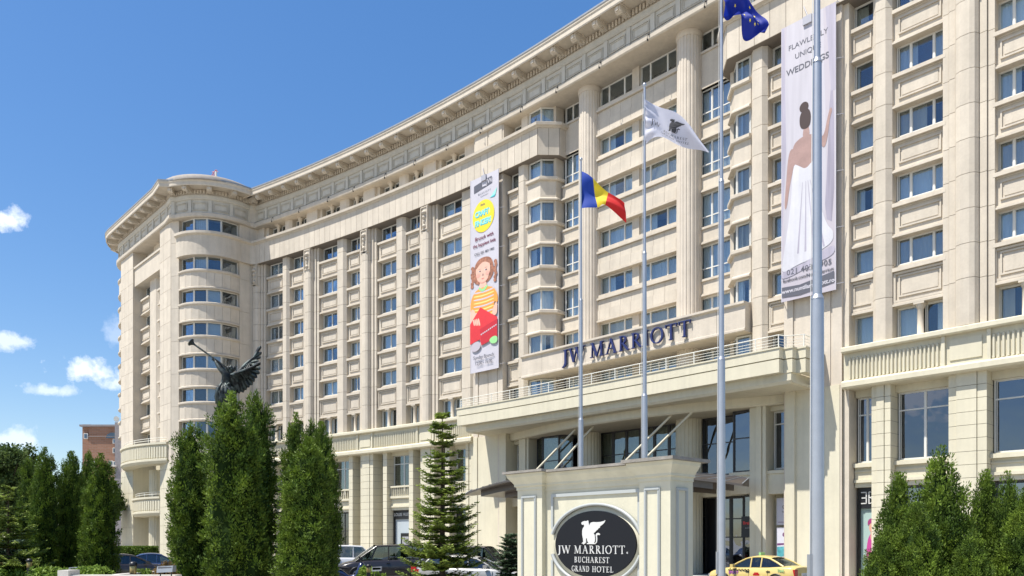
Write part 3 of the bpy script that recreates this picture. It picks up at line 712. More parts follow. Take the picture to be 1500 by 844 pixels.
MB().path(bow(W1, W2, 1.45, 14)+[(-26.9, 82.5), off(-41.0, 0)], [(-1.2, 30.5), (.36, 30.5), (.36, 32.42), (.60, 32.56), (.60, 32.8), (-1.2, 32.83)]).build('floor_band', M['stone'], H)
MB().path(bow(W1, W2, 1.45, 14), [(-1.2, 10.1), (.5, 10.1), (.5, 12.0), (.62, 12.1), (.62, 12.27), (-1.2, 12.27)]).build('floor_band', M['plaster'], H)
MB().path(bow(W1, W2, 1.45, 14), [(-1.2, 0), (-.2, 0), (-.2, 10.1), (-1.2, 10.1)]).split('tower_wall', M['plaster'], H)
# tower balconies
def balcony(sA, sB, sag, h0, h1, flutes, dd=0):
    a = LA.P(sA, dd); b = LA.P(sB, dd); pts = bow((a.x, a.y), (b.x, b.y), sag, 20)
    o = MB().path(pts, [(-1.2, h0), (.0, h0+.05), (.22, h0+.3), (.22, h0+.5), (.1, h0+.55), (.1, h1-.3), (.28, h1-.2), (.28, h1), (-1.2, h1)]).build('balcony', M['plaster'], H)
    fl = MB()
    for i in range(len(pts)-1):
        f_, l_ = facepts(pts[i], pts[i+1]); m_ = int(l_/flutes) or 1
        for j in range(m_): fl.sbox(f_, l_*(j+.15)/m_, l_*(j+.85)/m_, .1, .19, h0+.62, h1-.42)
    q = sub('balustrade_flutes', fl.mesh('balustrade_flutes', M['plaster']), o); q['kind'] = 'stuff'
    rl = MB()
    for z in (.28, .5): rl.tube([(p[0], p[1], h1+z) for p in offs(pts, -.1)], .025, 6)
    for p in offs(pts, -.1)[::4]: rl.cyl((p[0], p[1], h1), (p[0], p[1], h1+.5), .025)
    sub('railing', rl.mesh('railing', M['rail']), o)
balcony(-14.2, -.9, 1.7, 10.1, 12.27, .28); balcony(-11.5, -3.1, .7, 4.85, 6.85, .9, -.1)
o = place(LA, -6.9, -1.0, 0.1, 'fluted_column', fm2, H)
# wing returns where the curved wing meets the tower
mb = MB().prism(FC, [(-41.6, -1.4), (-42.15, -1.4), (-42.15, -.3), (-41.6, -.3)], 12.3, 34.3); mb.split('wall_strip', M['stone'], H)

MB().cyl((-26.6, 83.4, 34.3), (-26.6, 83.4, 37.3), .95, n=12, smooth=False).build('corner_infill', M['stone'], H)
# -- balustrade band over the two lower storeys
for s0, s1 in ((-41.6, -11.4), (18.6, END)):
    ss = frange(s0, s1, 2)
    MB().sweep(FC, ss, [(-1.3, 11.97), (.38, 11.97), (.45, 12.03), (.45, 12.22), (.38, 12.27), (-1.3, 12.27)]).build('balustrade_coping', M['plaster'], H)
    MB().sweep(FC, ss, [(-1.3, 10.1), (.30, 10.1), (.42, 10.18), (.42, 10.42), (.30, 10.52), (-1.3, 10.52)]).build('balustrade_base', M['plaster'], H)
    MB().sweep(FC, ss, [(-1.0, 10.5), (.12, 10.5), (.12, 11.98), (-1.0, 11.98)]).build('balustrade_wall', M['plaster'], H)
def flutes(s0, s1, pitch):
    mb = MB(); n = int(round((s1-s0)/pitch)); p = (s1-s0)/n
    for i in range(n):
        c = s0+(i+.5)*p; w_ = p*.32
        mb.prism(FC, [(c-w_, .1), (c+w_, .1), (c+w_, .17), (c+w_*.5, .22), (c-w_*.5, .22), (c-w_, .17)], 10.66, 11.66)
        mb.add([FC.P(c-w_, .1, 11.66), FC.P(c+w_, .1, 11.66), FC.P(c+w_*.6, .2, 11.66), FC.P(c, .12, 11.76), FC.P(c-w_*.6, .2, 11.66)], [(0, 4, 3), (4, 2, 3), (2, 1, 3)])
        if s0 > 0: mb.cyl(FC.P(c, .10, 10.62), FC.P(c, .24, 10.62), .075, n=4, smooth=False)
    o = mb.build('balustrade_flutes', M['plaster'], H); o['kind'] = 'stuff'
gL = [-40.0, -34.0, -32.0, -26.2, -24.0, -18.0, -15.9, -11.6]
for a, b in ((-39.8, -34.2), (-31.9, -26.1), (-23.8, -18.2), (-15.9, -11.6)): flutes(a, b, .23)
flutes(18.85, 23.55, .198); flutes(25.6, 31.0, .198)
pl = MB()
for c in CAPS[:]+RCAP:
    for q in (c-1.05, c+.93): pl.sbox(FC, q, q+.16, .1, .26, 10.52, 11.96, 1)
    pl.sbox(FC, c-.7, c+.7, .1, .17, 10.75, 11.75, 1)
pl.split('balustrade_pilaster', M['plaster'], H)
# -- lower storeys of the wings
def rust(s0, s1, parts, d=0, h0=.1, h1=10.12, ch=.635):
    n = int(round((h1-h0)/ch)); c_ = (h1-h0)/n
    key = ('ru', round(s1-s0, 2), n, tuple(parts), d)
    if key not in _bk:
        W = s1-s0; mb = MB(); x = -W/2
        for f, dd in parts: mb.sbox(LOC, x+.012, x+f*W-.012, -1.2, dd, .008, c_-.012); x += f*W
        _bk[key] = mb.mesh('rusticated_course', M['plaster'])
    for i in range(n): place(FC, (s0+s1)/2, d, h0+i*c_, 'rusticated_course', _bk[key], H)
    rc.sbox(FC, s0+.02, s1-.02, -1.15, d+min(q_[1] for q_ in parts)-.03, .05, h1, 1)
rc = MB()
for c in CAPS: rust(c-.95, c+.85, [(.2, -.12), (.55, 0), (.25, -.06)])
rust(19.95, 20.95, [(.28, -.10), (.40, 0), (.32, -.05)]); rust(23.65, 25.35, [(.22, -.10), (.53, 0), (.25, -.05)])
rust(31.4, 33.0, [(.22, -.10), (.53, 0), (.25, -.05)])
for a in CAPS: 
    rust(a+2.05, a+2.6, [(1, -.15)]); rust(a+5.45, a+6.0, [(1, -.15)])
rust(-12.6, -11.9, [(.5, -.15), (.5, -.22)])
rc.split('pier_core', M['joint'], H)
lw = MB(); bl = MB()
def lower(a, b, shop, bal=True, dd=-.95):
    W = b-a; window(FC, a+.05, b-.05, dd, 6.25 if not bal else 6.3, 9.72 if not bal else 9.85, (.5,), (2.55,) if not bal else (2.75,), pv=(3 if bal else 1), gm='pglass' if bal else 'dglass', curt=bal)
    lw.sbox(FC, a, b, -1.3, dd+.25, 9.8 if bal else 9.72, 10.1, 1).sbox(FC, a, b, -1.3, dd+.3, 4.95, 6.1 if bal else 6.25, 1)
    lw.sbox(FC, a, b, -1.3, dd+.42, 5.2, 5.35, 1).sbox(FC, a, b, -1.3, dd+.5, 6.0, 6.2, 1).sbox(FC, a, b, -1.3, dd+.36, 5.75, 5.82, 1)
    if bal:
        lw.sbox(FC, a, b, dd+.25, dd+.5, 6.95, 7.1, 1)
        n = int(W/.24)
        for i in range(n): c = a+(i+.5)*W/n; bl.cyl(FC.P(c, dd+.38, 6.2), FC.P(c, dd+.38, 6.96), .07, .06, 6)
    if shop: window(FC, a+.05, b-.05, dd, .15, 4.9, (.5,), (3.0,), fm='dframe', gm='dglass', pv=0)
for c in CAPS:
    lower(c+2.6, c+5.45, c != -25.0)
    lw.sbox(FC, c+.85, c+2.05, -1.5, -1.4, 0, 10.1, 1); lw.sbox(FC, c+6.0, c+7.0, -1.5, -1.4, 0, 10.1, 1)
lower(18.85, 19.95, False, False); lower(20.95, 23.65, True, False); lower(25.35, 28.6, True, False)
lw.sbox(FC, 28.6, 31.4, -1.3, -.2, 0, 10.1); lw.sbox(FC, -11.9, -11.0, -1.3, -.1, 0, 12.2, 1)
lw.split('lower_wall', M['plaster'], H); bl.split('baluster', M['plaster'], H)
# luxury shop front with black fascia
c = -25.0; a, b = c+2.6, c+5.45
MB().sbox(FC, a+.02, b, -1.1, -.90, 4.15, 4.95, 1).sbox(FC, a+.02, a+.22, -1.1, -.9, 0, 4.15, 1).split('shop_fascia', M['black'], H)
M['shopglass'] = mat('shop_back_panel', (.42, .47, .50), .3); M['grey_print'] = mat('grey_print', (.35, .35, .37), .6, var=.6, vscale=6)
MB().sbox(FC, a+.22, b, -1.15, -1.0, 0, 4.15, 1).build('shop_window', M['shopglass'], H)
MB().sbox(FC, a+.95, b-.2, -1.0, -.93, .3, 2.9, 1).build('shop_poster', M['black'], H)
MB().sbox(FC, a+1.15, b-.35, -.93, -.92, .5, 2.6, 1).build('poster_print', M['grey_print'], H)
def text_mesh(txt, size, m, ext=.01, align='CENTER', sp=1.0, bold=0):
    cu = bpy.data.curves.new('lettering', 'FONT'); cu.body = txt; cu.size = size; cu.extrude = ext; cu.align_x = align; cu.align_y = 'CENTER'; cu.space_character = sp; cu.resolution_u = 3
    if bold: cu.offset = bold
    o = bpy.data.objects.new('lettering', cu); sc.collection.objects.link(o)
    dg = bpy.context.evaluated_depsgraph_get(); me = bpy.data.meshes.new_from_object(o.evaluated_get(dg)); bpy.data.objects.remove(o)
    me.transform(Matrix.Rotation(R(90), 4, 'X')); me.materials.clear(); me.materials.append(M[m]); me.name = 'lettering'; return me
place(FC, (a+b)/2+.15, -.885, 4.55, 'lettering', text_mesh('LOUIS VUITTON', .40, 'signwhite', bold=.004), H)
# corner shop at the right wing: black fascia with monogram, portrait poster
MB().sbox(FC, 18.9, 19.95, -1.1, -.86, 3.85, 4.93).sbox(FC, 18.9, 19.02, -1.1, -.86, .1, 3.85).split('shop_fascia', M['black'], H)
M['tealglass'] = mat('pale_teal_panel', (.36, .48, .45), .3)
MB().sbox(FC, 19.02, 19.95, -1.15, -1.0, .1, 3.85).build('shop_window', M['tealglass'], H)
mono = MB()
for x0, x1, z0, z1 in ((-.33, -.02, .26, .32), (-.30, -.02, -.03, .03), (-.33, -.02, -.32, -.26), (-.08, -.02, -.32, .32), (.06, .12, -.32, .32)): mono.sbox(LOC, x0, x1, 0, .02, z0, z1)
for zc in (.16, -.15):
    mono.tube([(.1+.19*math.sin(t), -.01, zc+.16*math.cos(t)) for t in [i*math.pi/10 for i in range(11)]], .03, 6)
me = mono.mesh('monogram', M['signwhite'])
place(FC, 19.42, -.85, 4.40, 'monogram', me, H)
M['skin'] = mat('printed_skin', (.62, .33, .24), .6); M['hairpink'] = mat('printed_hair_purple', (.30, .03, .15), .6); M['magenta'] = mat('printed_magenta', (.45, .05, .25), .6)
def poly(F, s, d, h, pts, m, name='print_shape', parent=None, e=.004):
    mb = MB(); vs = [F.P(s+x, d, h+z) for x, z in pts]+[F.P(s+x, d+e, h+z) for x, z in pts]; n = len(pts)
    mb.add(vs, [tuple(range(n)), tuple(range(n, 2*n))]+[(i, (i+1) % n, n+(i+1) % n, n+i) for i in range(n)])
    me = mb.mesh(name, M[m]); return me
def ell(cx, cz, rx, rz, n=24, a0=0, a1=360): return [(cx+rx*math.cos(R(a0+(a1-a0)*i/n)), cz+rz*math.sin(R(a0+(a1-a0)*i/n))) for i in range(n+(0 if a1-a0 == 360 else 1))]
def smooth(p, it=2):
    for _ in range(it):
        q = []
        for i in range(len(p)): a = p[i]; b = p[(i+1) % len(p)]; q += [(a[0]*.75+b[0]*.25, a[1]*.75+b[1]*.25), (a[0]*.25+b[0]*.75, a[1]*.25+b[1]*.75)]
        p = q
    return p
post = obj('portrait_poster', MB().sbox(FC, 19.25, 19.95, -.99, -.97, .8, 3.7).mesh('portrait_poster', M['tealglass']), H)
for m, pts, e in (('magenta', smooth([(-.3, -2.4), (.3, -2.4), (.3, -1.3), (.12, -.95), (-.1, -.95), (-.25, -1.4)]), .004), ('skin', ell(.02, -.62, .16, .26), .008), ('skin', smooth([(-.07, -1.3), (.1, -1.3), (.12, -.75), (-.06, -.75)]), .006), ('hairpink', smooth([(-.2, -.55), (-.22, -.25), (0, -.1), (.24, -.2), (.24, -.5), (.1, -.38), (-.1, -.4)]), .012)):
    sub('print_shape', poly(FC, 19.6, -.965, 3.45, pts, m, e=e), post)
# ------------------------------------------------------------------ fascia beam with the hotel name
pts = [off(-5.75, -1.2), off(-5.75, .5)]+[off(s, .5) for s in frange(-4, 12, 2)]+[off(12.95, .5), off(12.95, -1.2)]
MB().path([off(s, .5) for s in frange(-5.75, 12.95, 2.67)], [(-3.4, 14.25), (-.05, 14.25), (0, 14.3), (0, 14.42), (-.05, 14.45), (-.05, 15.75), (.06, 15.80), (.10, 15.84), (.10, 15.97), (-3.4, 15.97)]).build('fascia_beam', M['pstone'], H)
fj = MB()
for i in range(1, 9): s_ = -5.75+i*2.1; fj.sbox(FC, s_-.01, s_+.01, .3, .458, 14.45, 15.75)
fj.split('fascia_joint', M['joint'], H)
# storey behind the terrace (12.3 to 14.25)
MB().sweep(FC, frange(-11.4, 18.5, 3), [(-3.3, 12.0), (.0, 12.0), (.0, 12.22), (-3.3, 12.22)]).build('terrace_floor', M['paving'], H)
for a, b in CW: window(FC, a, b, -1.72, 12.4, 14.2, (.27, .5, .73), (), curt=True, pv=0)
for a, b in ((-3.42, -1.2), (8.4, 10.85)): window(FC, a+.12, b-.12, -1.8, 12.4, 14.2, (.36, .68), (.9,), pv=0)
mb = MB().sbox(FC, 3.1, 3.7, -3.1, -1.5, 12.2, 14.3).sbox(FC, -.6, .1, -3.1, -1.5, 12.2, 14.3).sbox(FC, 6.75, 7.9, -3.1, -1.5, 12.2, 14.3); mb.split('window_pier', M['stone'], H)
for s in CS: place(FC, s, -1.35, 12.2, 'fluted_column', fluted(.82, 0, 2.08), H)
# ------------------------------------------------------------------ entrance canopy
CA, CB = -10.2, 16.5
fp_ = [off(-10.2, .2), off(-10.2, 3.0)]+[off(s, 3.0-.12*math.sin((s-CA)/(CB-CA)*math.pi)) for s in frange(-8.5, 15, 2.0)]+[off(16.5, 3.0), off(16.5, 2.55), off(17.0, 2.55), off(17.0, 2.1), off(17.5, 2.1), off(17.5, .16)]
MB().path(fp_, [(-.5, 11.70), (0, 11.70), (0, 12.18), (.05, 12.2), (.05, 12.28), (-.5, 12.28)]).build('canopy_coping', M['plaster'], H)
MB().path(fp_, [(-.5, 11.62), (-.12, 11.62), (-.12, 11.72), (-.5, 11.72)]).build('canopy_groove', M['plaster'], H)
MB().path(fp_, [(-.5, 10.95), (-.02, 10.95), (-.02, 11.64), (-.5, 11.64)]).build('canopy_parapet', M['plaster'], H)
f2_ = [off(-9.7, .2), off(-9.7, 2.5)]+[off(s, 2.5) for s in frange(-8.5, 15, 2.0)]+[off(16.9, 2.5), off(16.9, .14)]
MB().path(f2_, [(-.6, 10.4), (-.12, 10.4), (0, 10.55), (0, 10.97), (-.6, 10.97)]).build('canopy_beam', M['plaster'], H)
MB().sweep(FC, frange(-9.7, 16.9, 2), [(-3.2, 10.3), (2.3, 10.45), (2.3, 10.93), (-3.2, 10.93)]).build('canopy_slab', M['plaster'], H)
# arched inner beam
arc = [off(-8.0+23.2*i/24, -.25+2.0*math.sin(math.pi*i/24)) for i in range(25)]
MB().path(arc, [(-4.5, 9.86), (-.1, 9.86), (0, 9.95), (0, 10.42), (-4.5, 10.42)]).build('canopy_arched_beam', M['plaster'], H)
rl = MB(); rp_ = [off(-10.0, .6), off(-10.0, 2.8)]+[off(s, 2.8) for s in frange(-8.5, 15, 2.0)]+[off(16.35, 2.8), off(16.5, 2.3), off(17.3, 1.9), off(17.3, .5)]
for z in (12.45, 12.6, 12.75): rl.tube([(p[0], p[1], z) for p in rp_], .014, 5)
rl.tube([(p[0], p[1], 12.95) for p in rp_], .028, 6)
for i, p in enumerate(rp_): rl.cyl((p[0], p[1], 12.2), (p[0], p[1], 12.95), .03)
rl.build('terrace_railing', M['rail'], H)
# floodlight and tie rods
rods = MB()
for s_, s2 in ((-2.0, .2), (.0, 1.8), (5.9, 8.2), (7.4, 9.7)):
    rods.cyl(FC.P(s_-.6, 2.9, 6.5), FC.P(s2, .9, 9.95), .075)
rods.split('canopy_tie_rod', M['plaster'], H)
# ------------------------------------------------------------------ entrance storey under the canopy
for sg, base in ((1, 0), (-1, 7.3)):
    def q(s): return base+sg*s if sg < 0 else s
    pass
def wallbox(name, s0, s1, d0, d1, h0, h1, m='plaster'): return MB().sbox(FC, s0, s1, d0, d1, h0, h1, 1).build(name, M[m], H)
# right side
mb = MB().sbox(FC, 15.35, 15.9, -1.3, .30, 0, 10.4).sbox(FC, 15.9, 18.5, -1.3, .12, 0, 10.4).sbox(FC, 17.6, 18.4, .12, .18, 0, 10.4)
mb.sbox(FC, -8.3, -7.6, -1.3, .30, 0, 10.4, 1).sbox(FC, -11.4, -8.3, -1.3, .12, 0, 10.4, 1).sbox(FC, -11.35, -10.9, .12, .2, 0, 10.4, 1)
mb.split('entrance_side_wall', M['plaster'], H)
for x0 in (12.9, -6.6):
    mb = MB().sbox(FC, x0, x0+.42, -1.3, -.12, 0, 9.95, 1).sbox(FC, x0+.46, x0+.80, -1.3, 0, 0, 9.95, 1).sbox(FC, x0+.84, x0+1.05, -1.3, -.08, 0, 9.95, 1).sbox(FC, x0+.1, x0+1, -1.2, -.2, 0, 9.9, 1)
    mb.split('fluted_pier', M['plaster'], H)
mb = MB()
for a, b in ((13.95, 15.35), (-7.6, -6.6)):
    window(FC, a+.05, b-.05, -.95, 6.25, 9.6, (), (2.6,), gm='dglass', curt=False)
    mb.sbox(FC, a, b, -1.3, -.35, 4.82, 6.1, 1).sbox(FC, a, b, -1.3, -.27, 5.98, 6.16, 1).sbox(FC, a, b, -1.3, -.6, 9.6, 9.95, 1).sbox(FC, a, b, -1.35, -1.2, 0, 4.9, 1)
mb.split('entrance_spandrel', M['plaster'], H)
# spa posters in the narrow bay on the right
M['lilac'] = mat('printed_lilac_white', (.62, .62, .70), .5); M['aqua'] = mat('printed_pool_water', (.10, .40, .46), .5, var=.3, vscale=5); M['plum'] = mat('printed_plum', (.16, .05, .16), .5); M['coral'] = mat('printed_coral', (.62, .22, .16), .5); M['sand'] = mat('printed_sand', (.60, .50, .48), .5)
p1 = wallbox('spa_poster', 14.2, 15.3, -.9, -.85, 3.05, 4.6, 'lilac'); p2 = wallbox('spa_poster', 14.2, 15.3, -.9, -.85, .6, 2.9, 'lilac')
sub('lettering', poly(FC, 14.6, -.85, 3.2, [(-.3, 0), (.3, 0), (.3, .03), (-.3, .03)], 'plum'), p1)
tm = text_mesh('Spa', .62, 'grey_print', .004)
place(FC, 14.95, -.845, 3.95, 'lettering', tm, H)
for m, pts in (('aqua', [(-.38, .6), (.38, .72), (.38, 1.25), (-.38, 1.2)]), ('sand', smooth([(-.38, .15), (.38, .2), (.38, .7), (-.1, .68), (-.38, .5)])), ('coral', smooth([(-.38, -.0), (.38, .02), (.38, .35), (.1, .3), (-.38, .1)])), ('plum', smooth([(-.15, 1.75), (.3, 1.75), (.36, 2.1), (.1, 2.15), (0, 1.95), (-.12, 2.05)])), ('plum', [(-.38, 1.28), (.1, 1.33), (.1, 1.42), (-.38, 1.4)])):
    sub('print_shape', poly(FC, 14.75, -.85, .6, [(x_*1.35, z_) for x_, z_ in pts], m), p2)
# dark glazed bays on the second level
def glazed(pts, h0, h1, nm, rows_=(0.5,), gm='dglass'):
    for i in range(len(pts)-1):
        a = Vector(pts[i]); b = Vector(pts[i+1]); L_ = (b-a).length
        n = max(1, int(round(L_/1.25))); u = (b-a)/L_; th = math.atan2(u.y, u.x)
        for j in range(n):
            fr, pn, cm = window_meshes(round(L_/n, 2), round(h1-h0, 2), (), tuple((h1-h0)*r for r in rows_), 'dframe', gm, True)
            c = a+u*(L_*(j+.5)/n); o = obj('window', fr, H, loc=(c.x, c.y, h0), rot=th); sub('pane', pn, o)
            if nm: sub('curtain', cm[j % 2], o)
glazed([off(-5.5, -1.0), off(-4.3, -.3), off(-2.6, -.3), off(-1.9, -1.0)], 6.2, 9.86, 1, gm='pglass')
glazed([off(-.1, -1.9), off(7.1, -1.9)], 6.2, 9.86, 1, (.55,), 'pglass')
glazed([off(8.7, -1.6), off(11.0, -1.6), off(11.6, -.5), off(12.95, -.5)], 6.2, 9.86, 0, (.55,))
mb = MB().sbox(FC, -5.6, 13.0, -3.0, -2.0, 4.9, 6.2).path([off(-5.5, -1.0), off(-4.3, -.3), off(-2.6, -.3), off(-1.9, -1.0)], [(-.8, 4.9), (.15, 4.9), (.15, 5.95), (.25, 6.0), (.25, 6.2), (-.8, 6.2)])
mb.path([off(8.7, -1.6), off(11.0, -1.6), off(11.6, -.5), off(12.95, -.5)], [(-.8, 4.9), (.15, 4.9), (.15, 5.95), (.25, 6.0), (.25, 6.2), (-.8, 6.2)])
mb.split('entrance_ledge', M['plaster'], H)
# ground level entrance glazing (dark) and billboard
glazed([off(-5.5, -2.2), off(8.6, -2.2)], .1, 4.9, 0, (.45, .75))
glazed([off(9.4, -2.0), off(11.6, -2.0), off(12.0, -.9), off(12.95, -.9)], .1, 4.85, 0, (.48, .72))
mb = MB().sbox(FC, 9.3, 11.4, -2.2, -2.05, .1, 4.85); mb.build('revolving_door', M['black'], H)
M['redtext'] = mat('red_lettering', (.60, .03, .03), .4)
bb = MB().sbox(FC, 11.95, 13.0, -.86, -.78, 2.35, 3.6).build('billboard', M['black'], H)
place(FC, 12.5, -.77, 3.2, 'lettering', text_mesh('Breitling', .26, 'redtext', .004, bold=.004), H)
place(FC, 12.5, -.77, 2.9, 'lettering', text_mesh('BREITLING', .12, 'grey_print', .004), H)
M['greenp'] = mat('green_panel', (.03, .22, .08), .4)
MB().sbox(FC, 11.95, 13.0, -.86, -.78, .1, .85).build('green_panel', M['greenp'], H)
# glazed metal awning over the doors: shallow arch in sheets
aw = MB(); n = 26; th_ = .12
def awp(i, d, dz): s_ = -8.9+(23.4*i/n); x = (i/n-.5)*2; h_ = 6.35-1.0*x*x-.25*x; tip = 3.1; e = abs(x)**3.2; dd = d*(1-e)+(tip+(d-tip)*.12)*e; return FC.P(s_, dd, h_+dz)
for dlo, dhi, z0, z1, sk in ((-1.0, 4.6, -.02, .10, 0), (-.8, 3.6, -.42, -.02, 2), (-.8, 2.4, -.75, -.40, 4)):
    vs = []; fs = []
    for i in range(sk, n+1-sk): vs += [awp(i, dlo, z0), awp(i, dhi, z0), awp(i, dhi, z1), awp(i, dlo, z1+(.35 if z1 > 0 else 0))]
    m_ = n-2*sk
    for i in range(m_):
        a = 4*i; b = a+4
        for j in range(4): k = (j+1) % 4; fs.append((a+j, b+j, b+k, a+k))
    fs += [(3, 2, 1, 0), (4*m_, 4*m_+1, 4*m_+2, 4*m_+3)]; aw.add(vs, fs)
aw.build('entrance_awning', M['awning'], H)
sm = MB()
for i in range(0, n+1, 1): sm.tube([awp(i, d, .12+.35*(1-(d+1)/5.6)) for d in (-1, 1.5, 4.6)], .03, 4)
sm.build('awning_seam', M['lead'], H)
# ------------------------------------------------------------------ serif capitals drawn stroke by stroke
def stroke_letters():
    T, t, sf = .125, .05, .045
    def bar(x0, y0, x1, y1, w): 
        d = Vector((x1-x0, y1-y0)); n = Vector((-d.y, d.x)).normalized()*w/2; return [(x0+n.x, y0+n.y), (x0-n.x, y0-n.y), (x1-n.x, y1-n.y), (x1+n.x, y1+n.y)]
    def st(x, w=T, top=1, bot=1, y0=0, y1=1):
        o = [[(x-w/2, y0), (x+w/2, y0), (x+w/2, y1), (x-w/2, y1)]]
        for on, y, sg in ((bot, y0, 1), (top, y1, -1)):
            if on: o.append([(x-w/2-.09, y), (x+w/2+.09, y), (x+w/2+.09, y+sg*sf*.7), (x+w/2, y+sg*sf*1.5), (x-w/2, y+sg*sf*1.5), (x-w/2-.09, y+sg*sf*.7)])
        return o
    def sr(x, y, w=.16, h=sf): return [(x-w, y), (x+w, y), (x+w, y+h), (x-w, y+h)]
    def arc(cx, cy, rx, ry, a0, a1, wt=T, n=14):      # thick at the sides, thin at top and bottom
        o = []
        for i in range(n):
            q = []
            for aa, sgn in ((a0+(a1-a0)*i/n, 1), (a0+(a1-a0)*(i+1)/n, 1), (a0+(a1-a0)*(i+1)/n, -1), (a0+(a1-a0)*i/n, -1)):
                r = R(aa); w = t+(wt-t)*abs(math.cos(r)); k = w/2*sgn; q.append((cx+(rx+k-w/2)*math.cos(r), cy+(ry+k-w/2)*math.sin(r)))
            o.append(q)
        return o
    D = {}
    D['I'] = (.36, st(.18)); D['T'] = (.80, st(.40, top=0)+[[(0, 1), (.8, 1), (.8, 1-t), (0, 1-t)], [(0, 1), (.05, 1), (.07, .80), (.02, .78)], [(.8, 1), (.75, 1), (.73, .80), (.78, .78)]])
    D['J'] = (.42, [[(.22, .0), (.37, .0), (.37, 1), (.22, 1)], sr(.295, 1-sf, .17)]+[[(.22, .05), (.37, .0), (.26, -.2), (.05, -.27), (.02, -.2), (.16, -.12)]])
    D['W'] = (1.32, [bar(.14, 1, .42, 0, T), bar(.42, 0, .66, .95, t), bar(.66, 1, .94, 0, T), bar(.94, 0, 1.2, 1, t), sr(.13, 1-sf, .15), sr(.66, 1-sf, .13), sr(1.19, 1-sf, .13)])
    D['M'] = (1.16, [bar(.19, 0, .22, 1, t), bar(.22, 1, .58, .04, T), bar(.58, .04, .94, 1, t), bar(.98, 0, .95, 1, T), sr(.18, 0, .14), sr(.98, 0, .17), sr(.17, 1-sf, .13), sr(1.0, 1-sf, .13)])
    D['A'] = (.92, [bar(.13, 0, .45, .98, t), bar(.45, .98, .78, 0, T), [(.24, .33), (.66, .33), (.64, .33+t), (.26, .33+t)], sr(.13, 0, .13), sr(.79, 0, .15), [(.36, .9), (.5, .9), (.47, 1.03), (.40, 1.03)]])
    D['R'] = (.84, st(.20)+arc(.33, .74, .29, .26, -90, 90)+[[(.2, 1), (.35, 1), (.35, 1-t), (.2, 1-t)], [(.2, .48), (.35, .48), (.35, .48+t), (.2, .48+t)], bar(.36, .50, .72, .02, T), sr(.77, 0, .10)])
    D['B'] = (.74, st(.20, bot=1)+arc(.33, .76, .25, .24, -90, 90)+arc(.35, .265, .31, .265, -90, 90)+[[(.2, 1), (.35, 1), (.35, 1-t), (.2, 1-t)], [(.2, .48), (.36, .48), (.36, .54), (.2, .54)], [(.2, 0), (.36, 0), (.36, t), (.2, t)]])
    D['P'] = D['R']
    D['O'] = (.96, arc(.48, .5, .46, .52, 0, 360, n=28)); D['U'] = (.86, [[(.14, .3), (.28, .3), (.28, 1), (.14, 1)], [(.64, .3), (.70, .3), (.70, 1), (.64, 1)], sr(.21, 1-sf, .16), sr(.67, 1-sf, .13)]+arc(.42, .32, .28, .34, 180, 360, n=10))
    D['C'] = (.80, arc(.48, .5, .44, .52, 50, 310, n=20)+[[(.72, .72), (.78, .72), (.79, .98), (.74, .98)], [(.72, .25), (.78, .28), (.76, .05), (.73, .1)]])
    D['G'] = (.88, arc(.48, .5, .44, .52, 50, 325, n=20)+[[(.72, .72), (.78, .72), (.79, .98), (.74, .98)], [(.68, .08), (.83, .08), (.83, .42), (.68, .42)], sr(.755, .40, .15)])
    D['H'] = (.88, st(.18)+st(.70)+[[(.2, .48), (.68, .48), (.68, .54), (.2, .54)]])
    D['E'] = (.70, st(.20)+[[(.2, 1), (.62, 1), (.62, 1-t), (.2, 1-t)], [(.58, 1), (.63, 1), (.63, .78), (.60, .78)], [(.2, .48), (.5, .48), (.5, .54), (.2, .54)], [(.2, 0), (.62, 0), (.62, t), (.2, t)], [(.58, 0), (.63, 0), (.68, .24), (.63, .24)]])
    D['L'] = (.66, st(.20)+[[(.2, 0), (.6, 0), (.6, t), (.2, t)], [(.56, 0), (.61, 0), (.66, .26), (.62, .26)]])
    D['N'] = (.94, [bar(.19, 0, .19, 1, t), bar(.17, 1, .75, .02, T), bar(.75, 0, .75, 1, t), sr(.19, 0, .13), sr(.12, 1-sf, .12), sr(.75, 1-sf, .13)])
    D['D'] = (.90, st(.20)+arc(.36, .5, .46, .5, -90, 90)+[[(.2, 1), (.38, 1), (.38, 1-t), (.2, 1-t)], [(.2, 0), (.38, 0), (.38, t), (.2, t)]])
    D['S'] = (.62, arc(.32, .75, .24, .26, 45, 250, n=12)+arc(.31, .26, .26, .28, -130, 80, n=12)+[bar(.14, .62, .50, .40, T), [(.50, .75), (.55, .75), (.55, .98), (.51, .98)], [(.06, .25), (.11, .25), (.11, .02), (.06, .02)]])
    return D
LET = stroke_letters()
def letter_mesh(ch, h, depth, m, sx=1):
    mb = MB(); 
    for j, p in enumerate(LET[ch][1]):
        e = depth+.0006*(j % 7); n = len(p); vs = [(x*h*sx, 0, y*h) for x, y in p]+[(x*h*sx, -e, y*h) for x, y in p]
        mb.add(vs, [tuple(range(n)), tuple(range(n, 2*n))]+[(i, (i+1) % n, n+(i+1) % n, n+i) for i in range(n)])
    return mb.mesh('letter', M[m])
def word_layout(w, h, width, gap=.1):
    tot_ = sum(LET[c][0] for c in w)+gap*(len(w)-1); sx = width/(tot_*h); x = 0; out = []
    for c in w: out.append((c, x*h*sx)); x += LET[c][0]+gap
    return sx, out
nm = thing('building_lettering', 'dark blue raised serif letters reading JW MARRIOTT on the stone beam above the entrance terrace', 'lettering', FC.P(3.9, .5, 14.6))
for w_, s0, wd in (('JW', -1.50, 2.15), ('MARRIOTT', 1.12, 8.2)):
    sx, lay = word_layout(w_, .98, wd, .12)
    for c, x in lay:
        o = obj('letter', letter_mesh(c, .98, .14, 'navy', sx), nm, loc=FC.P(s0+x, .52, 14.64), rot=-FC.ang(s0))
